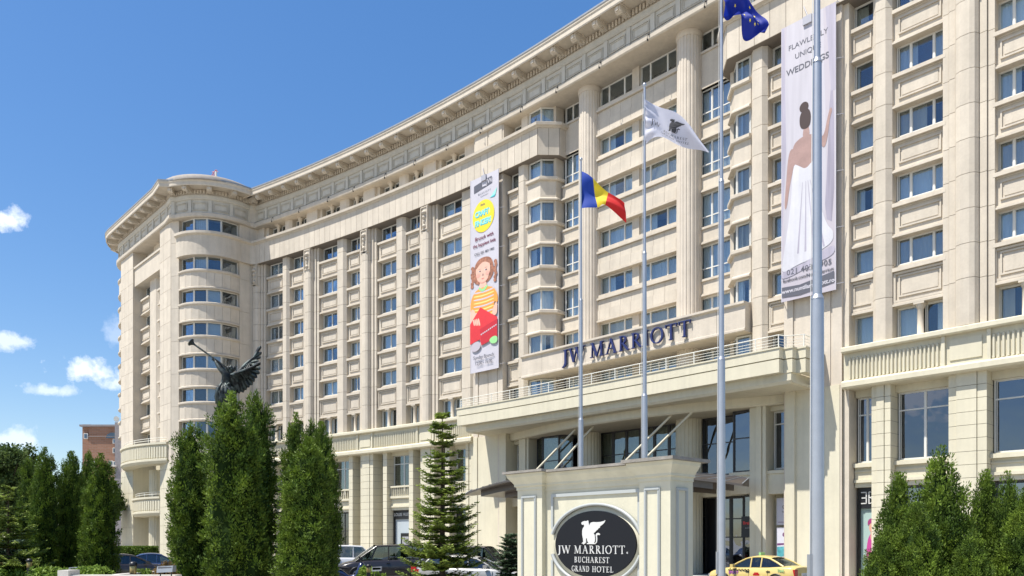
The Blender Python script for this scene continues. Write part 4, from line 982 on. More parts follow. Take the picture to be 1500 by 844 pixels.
# ------------------------------------------------------------------ printed banners
M['p_yellow'] = mat('print_yellow', (.78, .60, .03), .5); M['p_teal'] = mat('print_teal', (.03, .42, .50), .5); M['p_lteal'] = mat('print_pale_teal', (.30, .65, .58), .5)
M['p_grey'] = mat('print_charcoal', (.10, .10, .12), .5); M['p_lgrey'] = mat('print_light_grey', (.38, .38, .42), .5); M['p_plum'] = mat('print_dark_plum', (.16, .02, .05), .5)
M['p_skin'] = mat('print_skin', (.74, .45, .34), .55, var=.08, vscale=1.5); M['p_skin2'] = mat('print_skin_tan', (.36, .23, .20), .55, var=.12, vscale=1.5)
M['p_hair'] = mat('print_auburn_hair', (.40, .17, .10), .55, var=.5, vscale=5); M['p_cheek'] = mat('print_cheek', (.70, .36, .28), .55); M['p_red'] = mat('print_red', (.66, .035, .04), .5, var=.1, vscale=1); M['p_green'] = mat('print_green', (.30, .62, .25), .5)
M['p_orange'] = mat('print_orange', (.80, .32, .06), .5); M['p_stripe'] = mat('print_stripe_yellow', (.85, .62, .20), .5); M['p_dark'] = mat('print_dark_brown', (.05, .028, .022), .5)
M['p_dress'] = mat('print_dress_white', (.60, .59, .62), .5, streak=.12, var=.05, vscale=1); M['p_lilac'] = mat('print_lilac', (.42, .39, .46), .5, streak=.25); M['p_curtain'] = mat('print_curtain_grey', (.36, .33, .40), .5, streak=.3)
M['p_veil'] = mat('print_pale_veil', (.50, .475, .51), .5, streak=.12); M['p_pink'] = mat('print_soft_pink', (.46, .42, .455), .5)
def banner(label, s0, s1, h0, h1, d=.52):
    b = thing('wall_banner', label, 'banner', FC.P((s0+s1)/2, d, h0))
    W = s1-s0; n = 12; mb = MB(); vs = []; fs = []; K = 40
    for j in range(K+1):
        for i in range(n+1): u = i/n; z = j/K; vs.append(FC.P(s0+W*u, d+.012*math.sin(u*9+z*3)*math.sin(z*math.pi), h0+(h1-h0)*z))
    for j in range(K):
        for i in range(n): a = j*(n+1)+i; fs.append((a, a+1, a+n+2, a+n+1))
    mb.add(vs, fs, True); mb.sbox(FC, s0-.02, s0+.03, d-.03, d+.02, h0, h1, 1).sbox(FC, s1-.03, s1+.02, d-.03, d+.02, h0, h1, 1)
    sh = mb.build('banner_sheet', M['print_white'], b)
    hk = MB()
    for z in frange(h0+.3, h1, 3.0):
        for e in (s0, s1): hk.cyl(FC.P(e, d, z), FC.P(e+(.25 if e == s1 else -.25), .1, z+.12), .02, n=5)
    hk.wb = None; hk.sbox(FC, (s0+s1)/2-.25, (s0+s1)/2+.25, d, d+.12, h1-.45, h1-.02, 1); hk.cyl(FC.P((s0+s1)/2, d+.05, h1), FC.P((s0+s1)/2-.3, .4, h1+.7), .03, n=5)
    hk.split('banner_hook', M['p_lgrey'], b)
    lvl = [0]
    def pr(m, pts, nm_='print_shape'):                # x from the left edge 0..W, y metres below the top
        lvl[0] += 1; e = d+.016+lvl[0]*.0012
        o = sub(nm_, poly(FC, s0, e, h1, [(x*W, -y) for x, y in pts], m, e=.001), sh)
    def tx(t, size, x, y, m, sp=1.0, bold=.004, skew=0):
        lvl[0] += 1; me = text_mesh(t, size, m, .002, sp=sp, bold=bold)
        c = FC.P(s0+x*W, d+.02+lvl[0]*.0012, h1-y); obj('lettering', me, b, loc=c, rot=-FC.ang(s0))
    return pr, tx, W
pr, tx, W = banner('tall white banner with a red haired child in a striped shirt holding a red box', -11.3, -8.15, 15.45, 30.72)
pr('p_grey', [(.13, .55), (.42, .42), (.42, .85), (.50, .98), (.56, .80), (.56, .35), (.76, .30), (.78, .85), (.13, 1.12)])
tx('JW', .55, .68, .62, 'print_white'); tx('MARRIOTT', .20, .5, 1.32, 'p_lgrey', 1.6); tx('BUCHAREST', .12, .5, 1.55, 'p_lgrey', 1.4)
pr('p_lteal', [(.70, 1.95), (.95, 1.35), (.90, 1.85)]); pr('p_teal', [(.70, 1.95), (.90, 1.85), (.86, 1.98)])
pr('p_yellow', ell(.47, 3.15, .385, 1.25, 36)); tx('little', .28, .45, 2.25, 'p_grey')
for t, y in (('CRAFTY', 2.90), ('FINGERS', 3.62)): tx(t, .60, .475, y+.03, 'p_teal', .80, .03); tx(t, .58, .46, y-.02, 'p_lteal', .82, .014)
tx('Brunch with', .42, .5, 4.80, 'p_plum'); tx('the happiest kids', .37, .5, 5.32, 'p_plum'); tx('CALL 021 403 1903', .27, .5, 5.98, 'p_grey')
pr('p_hair', smooth([(.10, 7.9), (.13, 7.0), (.28, 6.45), (.52, 6.35), (.74, 6.55), (.84, 7.2), (.83, 8.0), (.6, 8.5), (.2, 8.4)]))
for cx in (.08, .90):
    for i in range(7): pr('p_hair', ell(cx+.02*math.sin(i*2), 7.0+i*.24, .055, .15, 10))
pr('p_skin', smooth([(.36, 8.2), (.58, 8.2), (.62, 9.0), (.3, 9.0)])); pr('p_skin', smooth([(.20, 7.3), (.26, 6.75), (.46, 6.58), (.66, 6.75), (.74, 7.3), (.68, 8.0), (.50, 8.42), (.40, 8.42), (.24, 8.0)]))
pr('p_hair', smooth([(.18, 7.3), (.22, 6.6), (.5, 6.4), (.72, 6.65), (.78, 7.3), (.68, 6.95), (.5, 6.72), (.36, 6.85)]))
for ex in (.35, .57):
    pr('print_white', ell(ex, 7.42, .048, .055, 14)); pr('p_dark', ell(ex+.012, 7.42, .026, .055, 12)); pr('p_skin2', [(ex-.06, 7.27), (ex, 7.22), (ex+.06, 7.26), (ex, 7.25)])
[pr('p_cheek', ell(x_, 7.72, .07, .16, 14)) for x_ in (.29, .63)]; pr('p_cheek', smooth([(.24, 8.0), (.34, 8.3), (.46, 8.42), (.60, 8.3), (.68, 8.0), (.58, 8.22), (.46, 8.32), (.34, 8.22)])); pr('p_skin2', smooth([(.43, 7.78), (.47, 7.6), (.50, 7.78), (.47, 7.84)])); pr('p_red', smooth([(.40, 8.02), (.46, 8.04), (.53, 8.0), (.46, 8.09)]))
pr('p_orange', smooth([(.02, 9.6), (.16, 8.95), (.34, 8.75), (.62, 8.75), (.84, 8.95), (.99, 9.6), (.99, 10.3), (.86, 10.0), (.84, 11.2), (.16, 11.2), (.15, 10.3), (.02, 10.6)], 1))
for i in range(8): y = 8.98+i*.27; pr('p_stripe' if i % 2 else 'print_white', smooth([(.14, y), (.5, y+.09), (.86, y), (.86, y+.11), (.5, y+.2), (.14, y+.11)], 1))
pr('p_green', smooth([(.30, 8.72), (.40, 9.05), (.54, 9.05), (.66, 8.7), (.6, 8.62), (.5, 8.85), (.42, 8.85), (.36, 8.64)]))
pr('p_skin', smooth([(.02, 10.3), (.14, 10.2), (.28, 11.1), (.16, 11.5), (.02, 11.4)])); pr('p_skin', smooth([(.98, 10.2), (.90, 10.2), (.78, 10.9), (.86, 11.2), (.98, 11.1)]))
pr('p_red', [(.01, 11.4), (.38, 10.25), (.98, 11.35), (.98, 12.9), (.42, 13.25), (.36, 12.75), (.01, 13.0)])
M['p_red2'] = mat('print_deep_red', (.50, .02, .03), .5); pr('p_red2', [(.36, 11.95), (.98, 11.5), (.98, 12.9), (.42, 13.25)])
for f_ in range(4): pr('p_skin', smooth([(.10+.06*f_, 11.1), (.15+.06*f_, 11.05), (.20+.065*f_, 11.55+.04*f_), (.15+.065*f_, 11.6+.04*f_)]))
for i in range(9): pr('print_white', [(.40+i*.065, 12.35-i*.055), (.44+i*.065, 12.32-i*.055), (.44+i*.065, 12.43-i*.055), (.40+i*.065, 12.46-i*.055)])
pr('p_pink', smooth([(.05, 13.0), (.34, 12.8), (.42, 13.4), (.2, 13.7), (.05, 13.5)])); pr('p_green', smooth([(.68, 13.0), (.82, 12.75), (.99, 12.8), (.99, 13.3), (.8, 13.35)]))
tx('Sunday Brunch', .38, .5, 14.15, 'p_grey'); tx('12:00 - 16:00', .36, .5, 14.62, 'p_grey')
pr, tx, W = banner('tall lilac banner with a bride in a white gown seen from behind', 15.28, 18.35, 15.35, 30.5)
pr('p_pink', [(.0, 0), (1, 0), (1, 15.15), (0, 15.15)]); pr('p_veil', [(.10, .0), (.78, .0), (.84, 8.0), (.80, 11.5), (.05, 12.3), (.04, 6.0)])
pr('p_lilac', [(.0, .0), (.05, 0), (.09, 7.0), (.0, 11.5)]); pr('p_curtain', smooth([(.90, 4.5), (.97, 4.3), (.98, 11.6), (.80, 11.2), (.86, 8.2)], 1)); pr('p_lilac', [(.82, 0), (1, 0), (1, 4.6), (.92, 4.6)])  # printed grey curtain down the right edge, lilac margins
tx('FLAWLESSLY', .40, .50, 1.30, 'p_grey', 1.0, .0); tx('UNIQUE', .40, .50, 1.90, 'p_grey', 1.0, 0); tx('WEDDINGS', .47, .49, 2.62, 'p_grey', .98, .004)
pr('p_skin2', smooth([(.42, 5.9), (.52, 5.9), (.54, 6.6), (.40, 6.6)])); pr('p_skin2', smooth([(.20, 6.75), (.36, 6.42), (.56, 6.42), (.70, 6.7), (.66, 7.9), (.56, 8.5), (.34, 8.5), (.22, 7.9)]))
pr('p_skin2', smooth([(.22, 6.75), (.13, 7.1), (.09, 8.6), (.05, 10.0), (.10, 10.1), (.16, 8.8), (.26, 7.6)])); pr('p_skin2', smooth([(.64, 6.75), (.70, 7.0), (.80, 7.55), (.86, 7.0), (.90, 6.0), (.95, 5.6), (.91, 5.4), (.86, 5.9), (.79, 6.9), (.70, 6.6)]))
pr('p_dark', smooth([(.36, 5.95), (.34, 5.4), (.38, 5.05), (.5, 4.95), (.56, 5.3), (.55, 5.9), (.48, 6.1)])); pr('p_dark', ell(.43, 4.85, .085, .28, 14))
pr('p_dress', smooth([(.22, 7.7), (.34, 7.95), (.46, 8.25), (.58, 7.95), (.66, 7.8), (.64, 8.8), (.68, 9.8), (.84, 11.6), (.97, 12.0), (.96, 12.6), (.70, 12.9), (.56, 13.2), (.30, 13.3), (.02, 13.6), (.01, 13.1), (.10, 11.6), (.19, 9.6)]))
for x0, x1 in ((.40, .30), (.46, .44), (.50, .60), (.54, .78)): pr('p_lilac', [(x0, 8.9), (x0+.008, 8.9), (x1+.035, 12.7), (x1, 12.7)])
pr('p_lilac', smooth([(.0, 13.5), (.35, 13.4), (.7, 13.0), (.99, 12.7), (.99, 13.3), (.6, 13.5), (.0, 14.0)]))
tx('021 403 1905', .42, .52, 13.62, 'p_grey', 1.1); tx('facebook.com/NuntilaMarriott', .235, .5, 14.02, 'p_grey')
pr('p_grey', [(.01, 14.35), (.35, 14.42), (.98, 14.15), (.98, 14.75), (.35, 14.98), (.01, 14.9)]); tx('www.nuntilamarriott.ro', .31, .5, 14.62, 'print_white', 1, .008)
# ------------------------------------------------------------------ entrance monument sign
SG = Line(3.146, 16.0, TH)
sign = thing('monument_sign', 'cream monument wall with an oval black plaque lettered JW MARRIOTT BUCHAREST GRAND HOTEL', 'sign', SG.P(-2.2, -.38, 0))
mb = MB().sbox(SG, -4.45, -3.62, -.765, 0, 0, 3.32).sbox(SG, -.78, 0, -.765, 0, 0, 3.32).sbox(SG, -3.62, -.78, -.70, -.13, 0, 3.32)
mb.build('sign_wall', M['signpaint'], sign)
def capm(s0, s1, d0, d1, top):
    mb = MB(); pts = [SG.P(s0, d0), SG.P(s0, d1), SG.P(s1, d1), SG.P(s1, d0)]; pts = [(p.x, p.y) for p in pts]
    prof = [(-.3, 3.26), (.02, 3.26), (.02, 3.33), (.06, 3.35), (.06, 3.40), (.10, 3.46), (.18, 3.56), (.20, 3.64), (-.3, 3.64)]
    mb.path(pts, prof).path(pts[::1], [(-.3, 3.0), (-.3, 3.0), (-.3, 3.01)]) if 0 else mb.path(pts, prof); return mb
capm(-4.45, -3.62, -.765, 0, 1).build('sign_cornice', M['signpaint'], sign); capm(-.78, 0, -.765, 0, 1).build('sign_cornice', M['signpaint'], sign)
MB().path([tuple(SG.P(-3.64, -.13))[:2], tuple(SG.P(-.76, -.13))[:2]], [(-.3, 3.22), (.02, 3.22), (.02, 3.33), (.06, 3.35), (.06, 3.40), (.10, 3.46), (.16, 3.54), (.18, 3.62), (-.3, 3.62)]).build('sign_cornice', M['signpaint'], sign)
MB().sbox(SG, -4.70, -3.36, -1.0, .28, 3.645, 3.70).build('cap_slab', M['slate'], sign); MB().sbox(SG, -1.04, .26, -1.0, .28, 3.645, 3.71).build('cap_slab', M['slate'], sign); MB().sbox(SG, -3.36, -1.04, -.95, .14, 3.625, 3.68).build('cap_slab', M['slate'], sign)
MB().sbox(SG, -4.3, -.15, -.65, -.1, 3.3, 3.63).build('sign_core', M['signpaint'], sign)
def trim(F_, s0, s1, h0, h1, d, w=.06, e=.03, nm_='panel_trim'):
    mb = MB()
    for a, b, c, g in ((s0, s1, h1-w, h1), (s0, s0+w, h0, h1-w), (s1-w, s1, h0, h1-w)): mb.sbox(F_, a, b, d, d+e, c, g).sbox(F_, a+.018, b-.018, d+e, d+e+.012, c+.015, g-.012)
    return mb.build(nm_, M['signtrim'], sign)
trim(SG, -4.30, -3.80, .3, 3.12, 0); trim(SG, -.64, -.24, .3, 3.13, 0)
SR_ = Line(SG.P(0, 0).x, SG.P(0, 0).y, TH-R(90))     # right-hand end face: runs away from the camera
trim(SR_, .18, .56, .3, 3.12, 0)
# panel frame broken by the oval ring
oc, oh, ru, rh = -2.08, 1.98, 1.17, .73
fr = MB(); fr.sbox(SG, -3.42, -.84, -.13, -.09, 3.06, 3.13)
for x in (-3.42, -.90): fr.sbox(SG, x, x+.06, -.13, -.09, 2.34, 3.06).sbox(SG, x, x+.06, -.13, -.09, .3, 1.62)
fr.split('panel_trim', M['signtrim'], sign)
def oring(r0u, r0h, r1u, r1h, d0, d1, a0=0, a1=360, n=72):
    mb = MB(); vs = []; fs = []
    for i in range(n+1):
        t = R(a0+(a1-a0)*i/n)
        for ru_, rh_, d in ((r0u, r0h, d0), (r1u, r1h, d0), (r1u, r1h, d1), (r0u, r0h, d1)): vs.append(SG.P(oc+ru_*math.cos(t), d, oh+rh_*math.sin(t)))
    for i in range(n):
        for j in range(4): k = (j+1) % 4; fs.append((4*i+j, 4*i+4+j, 4*i+4+k, 4*i+k))
    mb.add(vs, fs, True); return mb
oring(1.285, .845, 1.345, .90, -.13, -.04, 15, 165, 60).build('oval_moulding', M['signtrim'], sign); oring(1.285, .845, 1.345, .90, -.13, -.04, 195, 345, 60).build('oval_moulding', M['signtrim'], sign)
oring(.1, .1, 1.27, .83, -.13, -.10).build('oval_surround', M['signpaint'], sign)
mb = MB(); n = 96; vs = [SG.P(oc+ru*math.cos(2*math.pi*i/n), d, oh+rh*math.sin(2*math.pi*i/n)) for d in (-.12, -.06) for i in range(n)]
mb.add(vs, [tuple(range(n)), tuple(range(n, 2*n))]+[(i, (i+1) % n, n+(i+1) % n, n+i) for i in range(n)]); plaque = mb.build('oval_plaque', M['signblack'], sign)
def plaque_word(w_, s0, s1, h0, hh):
    sx, lay = word_layout(w_, hh, s1-s0, .13)
    for c, x in lay: obj('letter', letter_mesh(c, hh, .010, 'signwhite', sx), sign, loc=SG.P(s0+x, -.06, h0), rot=-TH)
plaque_word('JW', -3.17, -2.76, 1.775, .175); plaque_word('MARRIOTT', -2.66, -1.20, 1.775, .175)
plaque_word('BUCHAREST', -2.65, -1.63, 1.575, .125)
plaque_word('GRAND', -2.73, -2.20, 1.375, .125); plaque_word('HOTEL', -2.12, -1.52, 1.375, .125)
obj('trademark_dot', MB().cyl((0, 0, 0), (0, -.01, 0), .022, n=12).mesh('trademark_dot', M['signwhite']), sign, loc=SG.P(-1.14, -.06, 1.80))
# griffin emblem (outline measured over the plaque)
gx = lambda u: -2.45+(u-425)/300.*.72; gz = lambda v: 2.50-(v-178)/292.*.53
G1 = [(430, 205), (445, 190), (470, 182), (495, 184), (510, 176), (518, 185), (522, 215), (528, 240), (545, 205), (575, 197), (620, 200), (665, 198), (700, 190), (722, 178), (712, 205), (690, 228), (660, 250), (655, 268), (640, 275), (630, 290), (615, 300), (600, 318), (582, 332), (595, 360), (600, 400), (596, 430), (585, 450), (600, 452), (612, 430), (612, 390), (606, 355), (615, 335), (635, 328), (658, 342), (655, 356), (635, 352), (622, 360), (626, 400), (622, 440), (600, 463), (500, 463), (498, 452), (520, 448), (505, 425), (500, 392), (488, 395), (490, 440), (478, 455), (466, 462), (455, 468), (450, 455), (436, 458), (440, 445), (455, 440), (452, 400), (442, 350), (442, 300), (450, 270), (468, 245), (462, 225), (440, 228)]
mb = MB(); pts = [(gx(u), gz(v)) for u, v in G1]; n = len(pts)
from mathutils.geometry import tessellate_polygon
tri = tessellate_polygon([[Vector((a, b, 0)) for a, b in pts]])
vs = [SG.P(a, -.06, b) for a, b in pts]+[SG.P(a, -.048, b) for a, b in pts]
mb.add(vs, [t for t in tri]+[tuple(i+n for i in t) for t in tri]+[(i, (i+1) % n, n+(i+1) % n, n+i) for i in range(n)]); mb.build('griffin_emblem', M['signwhite'], sign)
# ------------------------------------------------------------------ flagpoles and flags
PZ = [(4.13, 10.9), (3.77, 14.5), (2.98, 18.1), (1.85, 21.6)]
plab = ['thick steel flagpole nearest the wedding banner, the largest one', 'steel flagpole carrying the deep blue flag', 'steel flagpole carrying the white hotel flag', 'steel flagpole carrying the blue, yellow and red flag']
pm = MB(); pm.cyl((0, 0, 0), (0, 0, 5.3), .098, .086, 20).cyl((0, 0, 5.3), (0, 0, 5.36), .092, .066, 20)
pu = MB().cyl((0, 0, 5.36), (0, 0, 8.5), .062, .058, 20).cyl((0, 0, 8.5), (0, 0, 8.56), .066, .045, 20); pt_ = MB().cyl((0, 0, 8.56), (0, 0, 12.25), .042, .032, 16).lathe((0, 0, 12.25), [(.03, 0), (.055, .03), (.055, .07), (.01, .10)], 12)
pb = MB().cyl((0, 0, 0), (0, 0, .03), .22, n=20); ph = MB().wbox(-.12, -.075, -.05, .05, 1.45, 1.85); rope = MB().tube([(-.11, -.03, 1.6), (-.10, -.03, 5), (-.075, -.03, 8.5), (-.06, -.02, 12.1)], .006, 5)
meshes = [('pole_section', pm, 'pole'), ('pole_section', pu, 'pole'), ('pole_section', pt_, 'pole'), ('base_plate', pb, 'pole'), ('winch_cover', ph, 'lead'), ('halyard', rope, 'signwhite')]
ms = [(n_, b_.mesh(n_, M[m_])) for n_, b_, m_ in meshes]
for (x, y), lb in zip(PZ, plab):
    t = thing('flagpole', lb, 'flagpole', (x, y, 0), 'flagpoles in a row in front of the entrance')
    for n_, me in ms:
        o = bpy.data.objects.new(n_, me); sc.collection.objects.link(o); o.parent = t
        if x < 4: o.scale = (.76, .76, 1)
M['f_blue'] = mat('flag_blue', (.008, .05, .36), .7); M['f_yellow'] = mat('flag_yellow', (.75, .58, .03), .7); M['f_red'] = mat('flag_red', (.62, .02, .02), .7)
M['f_eu'] = mat('flag_deep_blue', (.006, .025, .30), .65); M['f_white'] = mat('flag_white', (.66, .66, .74), .7); M['f_star'] = mat('flag_star', (.8, .65, .05), .7); M['f_print'] = mat('flag_print', (.05, .05, .055), .7)
for k in ('f_blue', 'f_yellow', 'f_red', 'f_eu', 'f_white'):   # thin cloth lets some sun through
    t = M[k].node_tree; b = t.nodes['Principled BSDF']; tl = t.nodes.new('ShaderNodeBsdfTranslucent'); tl.inputs[0].default_value = b.inputs['Base Color'].default_value
    ms_ = t.nodes.new('ShaderNodeMixShader'); ms_.inputs[0].default_value = .35; o_ = [x for x in t.nodes if x.type == 'OUTPUT_MATERIAL'][0]
    t.links.new(b.outputs[0], ms_.inputs[1]); t.links.new(tl.outputs[0], ms_.inputs[2]); t.links.new(ms_.outputs[0], o_.inputs[0])
def interp(P_, u):
    for (u0, a), (u1, b) in zip(P_[:-1], P_[1:]):
        if u <= u1: k = (u-u0)/(u1-u0); return (a[0]+(b[0]-a[0])*k, a[1]+(b[1]-a[1])*k)
    return P_[-1][1]
def catmull(P_, u):
    n = len(P_)-1; x = min(max(u, 0), .99999)*n; i = int(x); t = x-i
    p = [Vector(P_[min(max(j, 0), n)]) for j in (i-1, i, i+1, i+2)]
    return .5*((2*p[1])+(-p[0]+p[2])*t+(2*p[0]-5*p[1]+4*p[2]-p[3])*t*t+(-p[0]+3*p[1]-3*p[2]+p[3])*t**3)
class Cloth:                                          # flag hanging from its pole: edges in metres right of the pole and up
    def __init__(s, x, y, top, bot, wave): s.x, s.y, s.t, s.b, s.w = x, y, top, bot, wave
    def P(s, u, v, e=0):
        a = catmull(s.t, u); b = catmull(s.b, u); p = a+(b-a)*v
        return Vector((s.x+p.x, s.y+s.w(u, v)-e, p.y))
    def grid(s, u0, u1, v0, v1, m, nu=30, nv=22, name='flag_cloth', e=0):
        mb = MB(); vs = [s.P(u0+(u1-u0)*i/nu, v0+(v1-v0)*j/nv, e) for j in range(nv+1) for i in range(nu+1)]
        mb.add(vs, [(j*(nu+1)+i, j*(nu+1)+i+1, (j+1)*(nu+1)+i+1, (j+1)*(nu+1)+i) for j in range(nv) for i in range(nu)], True); return mb.mesh(name, M[m])
def pxm(pts, px, z): k = z/1180.; return [((x-px)*k, 2+(796-y)*k) for x, y in pts]
cl = Cloth(1.85, 21.6, pxm([(851, 251), (866, 265), (889, 288), (911, 306)], 850, 21.6), pxm([(851, 306), (873, 307), (884, 307), (915, 331)], 850, 21.6), lambda u, v: -.10*math.sin(u*9+v*2)*u-.05*math.sin(v*7+u*4)-.35*u)
fl = thing('flag', 'blue, yellow and red tricolour flag drooping to the right from the leftmost pole', 'flag', (1.85, 21.6, 11.9))
for m, a, b in (('f_blue', 0, .34), ('f_yellow', .34, .66), ('f_red', .66, 1)): obj('flag_stripe', cl.grid(a, b, 0, 1, m, 14, 24, 'flag_stripe'), fl)
# white hotel flag with its fold
cw = Cloth(2.98, 18.1, pxm([(938, 143), (958, 151), (978, 166), (997, 188), (1015, 206), (1031, 222)], 939, 18.1), pxm([(939, 212), (950, 208), (970, 207), (992, 213), (1011, 224), (1027, 235)], 939, 18.1),
           lambda u, v: .16*math.sin((u*1.3-v*.55)*6.3)-.04*math.sin(v*24)*max(0, 1-u*4)-.2*u)
fl = thing('flag', 'white flag printed with a griffin and the hotel name, flying from the middle pole', 'flag', (2.98, 18.1, 11.9))
ob = obj('flag_cloth', cw.grid(0, 1, 0, 1, 'f_white', 60, 40), fl)
def cloth_word(C, w_, u0, u1, v0, hv, m='f_print'):
    sx, lay = word_layout(w_, 1, 1, .12); mb = MB()
    for c, x in lay:
        for p in LET[c][1]:
            q = [C.P(u0+(u1-u0)*(x+a*sx), v0-hv*b, .032) for a, b in p]; mb.add(q, [tuple(range(len(q)))])
    return mb.mesh('lettering', M[m])
for w_, a, b, v, hv in (('JW', .12, .29, .66, .16), ('BUCHAREST', .34, .66, .74, .09), ('GRAND', .30, .50, .88, .085), ('HOTEL', .53, .70, .88, .085)): sub('lettering', cloth_word(cw, w_, a, b, v, hv), ob)
mb = MB(); q = [cw.P(.40+(u-430)/290.*.18, .20+(v-178)/290.*.38, .03) for u, v in G1]; mb.add(q, [t for t in tri]); sub('griffin_print', mb.mesh('griffin_print', M['f_print']), ob)
# deep blue flag, hanging in folds
cb = Cloth(3.77, 14.5, pxm([(1063, -40), (1082, -24), (1097, 0), (1109, 20), (1119, 37), (1124, 50)], 1061, 14.5), pxm([(1063, 25), (1073, 28), (1082, 30), (1090, 47), (1099, 64), (1120, 57)], 1061, 14.5),
           lambda u, v: .10*math.sin(u*12+v*6)*(.3+v)-.05*math.sin(v*9-u*5)-.2*u)
fl = thing('flag', 'deep blue flag with a ring of yellow stars hanging in folds from its pole', 'flag', (3.77, 14.5, 11.9))
ob = obj('flag_cloth', cb.grid(0, 1, 0, 1, 'f_eu', 60, 40), fl)
for k in range(12):
    a_ = 2*math.pi*k/12; mb = MB(); q = []
    for i in range(10): r_ = .036 if i % 2 == 0 else .015; t_ = math.pi*i/5; q.append(cb.P(.50+.27*math.cos(a_)+r_*math.sin(t_)*.7, .42+.30*math.sin(a_)-r_*math.cos(t_), .015))
    mb.add(q, [tuple(range(10))]); sub('star', mb.mesh('star', M['f_star']), ob)
# ------------------------------------------------------------------ vegetation
def leaf_mesh(name, m, P_, A_, B_, shade, extra=None):   # quads: centre P, half axes A (long) and B (wide)
    n = len(P_); v = np.empty((n, 4, 3)); v[:, 0] = P_-A_; v[:, 1] = P_+B_-A_*.1; v[:, 2] = P_+A_; v[:, 3] = P_-B_-A_*.1
    me = bpy.data.meshes.new(name); me.vertices.add(n*4); me.vertices.foreach_set('co', v.reshape(-1)); me.loops.add(n*4)
    me.loops.foreach_set('vertex_index', np.arange(n*4)); me.polygons.add(n); me.polygons.foreach_set('loop_start', np.arange(n)*4); me.polygons.foreach_set('loop_total', np.full(n, 4))
    at = me.color_attributes.new('shade', 'FLOAT_COLOR', 'POINT'); c = np.ones((n, 4, 4)); c[:, :, 0] = shade[:, None]*1.03; c[:, :, 1] = shade[:, None]; c[:, :, 2] = shade[:, None]*.9
    at.data.foreach_set('color', c.reshape(-1)); me.materials.append(M[m]); me.update(); me.validate(); return me
def unit(v): return v/np.maximum(1e-6, np.linalg.norm(v, axis=1, keepdims=True))
PROF = [(0, .66), (.05, .88), (.2, 1.0), (.4, 1.0), (.6, .95), (.76, .82), (.87, .62), (.95, .38), (1, .08)]
CONE = [(0, .82), (.06, .97), (.25, 1.0), (.45, .90), (.62, .72), (.78, .48), (.9, .25), (1, .03)]
def thuja_meshes(seed, Ht, spires, ncl, nl, ls, prof=PROF, cs0=.24):
    g = np.random.default_rng(seed); hh = np.array([q[0] for q in prof]); rr = np.array([q[1] for q in prof]); Cs = []; Os = []; core = MB()
    area = sum(s_[2]*s_[3] for s_ in spires)
    for (sx, sy, fh, R_) in spires:
        ph = g.uniform(0, 6.28, 8); n0 = int(ncl*fh*R_/area)
        def rad(t, a): return R_*np.interp(t, hh, rr)*(1+.12*np.sin(a*2+ph[0]+t*5)+.10*np.sin(a*4+ph[1]-t*9)+.08*np.sin(t*22+ph[2]+a*2))
        t = g.uniform(0, 1, n0*3); t = t[g.uniform(0, 1, n0*3) < np.interp(t, hh, rr)+.10][:n0]; a = g.uniform(0, 6.283, len(t)); r = rad(t, a)*(1-.16*g.uniform(0, 1, len(t))**1.5)+cs0*.85*np.sin(a*max(3, round(R_*8.5))+ph[4]+1.5*np.sin(t*Ht*2.6))*np.sin(t*Ht*1.9/cs0+ph[5]+a)
        C = np.stack([sx*(1-.55*t)+r*np.cos(a), sy*(1-.55*t)+r*np.sin(a), t*Ht*fh*.97+.03], 1); O = np.stack([np.cos(a), np.sin(a), np.zeros_like(a)], 1)
        ok = np.ones(len(t), bool)
        for (ox, oy, of, oR) in spires:
            if (ox, oy) == (sx, sy): continue
            tt = C[:, 2]/(Ht*of); d = np.hypot(C[:, 0]-ox*(1-.55*tt), C[:, 1]-oy*(1-.55*tt)); ok &= ~((tt < 1) & (d < .72*oR*np.interp(tt, hh, rr)))
        Cs.append(C[ok]); Os.append(O[ok])
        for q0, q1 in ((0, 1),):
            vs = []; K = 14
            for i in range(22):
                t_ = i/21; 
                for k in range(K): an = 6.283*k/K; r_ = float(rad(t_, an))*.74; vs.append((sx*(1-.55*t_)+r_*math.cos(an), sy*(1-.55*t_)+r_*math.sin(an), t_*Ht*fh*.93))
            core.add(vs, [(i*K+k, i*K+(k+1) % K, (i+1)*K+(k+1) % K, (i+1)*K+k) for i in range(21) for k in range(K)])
    C = np.concatenate(Cs); O = np.concatenate(Os); m_ = len(C); cs = cs0*.86*g.uniform(.55, 1.3, m_); csh = g.uniform(.70, 1.2, m_)
    n = m_*nl; Ci = np.repeat(np.arange(m_), nl); u = unit(g.normal(0, 1, (n, 3))); rho = g.uniform(0, 1, (n, 1))**.45
    off_ = u*rho*cs[Ci][:, None]*np.array([.85, .85, 1.25]); off_[:, 2] += .25*cs[Ci]
    P_ = C[Ci]+off_; P_[:, 2] = np.minimum(P_[:, 2], Ht-.02*g.uniform(0, 1, n))
    dirv = unit(np.array([0, 0, .75])+O[Ci]*.35+u*.8+g.normal(0, .22, (n, 3)))
    L_ = ls*g.uniform(.6, 1.3, n)[:, None]; sd_ = unit(np.cross(dirv, unit(g.normal(0, 1, (n, 3)))))
    me = leaf_mesh('crown', 'thuja', P_, dirv*L_, sd_*L_*.40, csh[Ci]*g.uniform(.8, 1.2, n))
    cm = core.mesh('dark_core', M['core']); tr = MB().cyl((0, 0, -.3), (0, 0, Ht*.5), .09, .04, 8).mesh('trunk', M['bark']); return me, cm, tr  # solid core added to stop see-through, coloured as the shaded crown depth
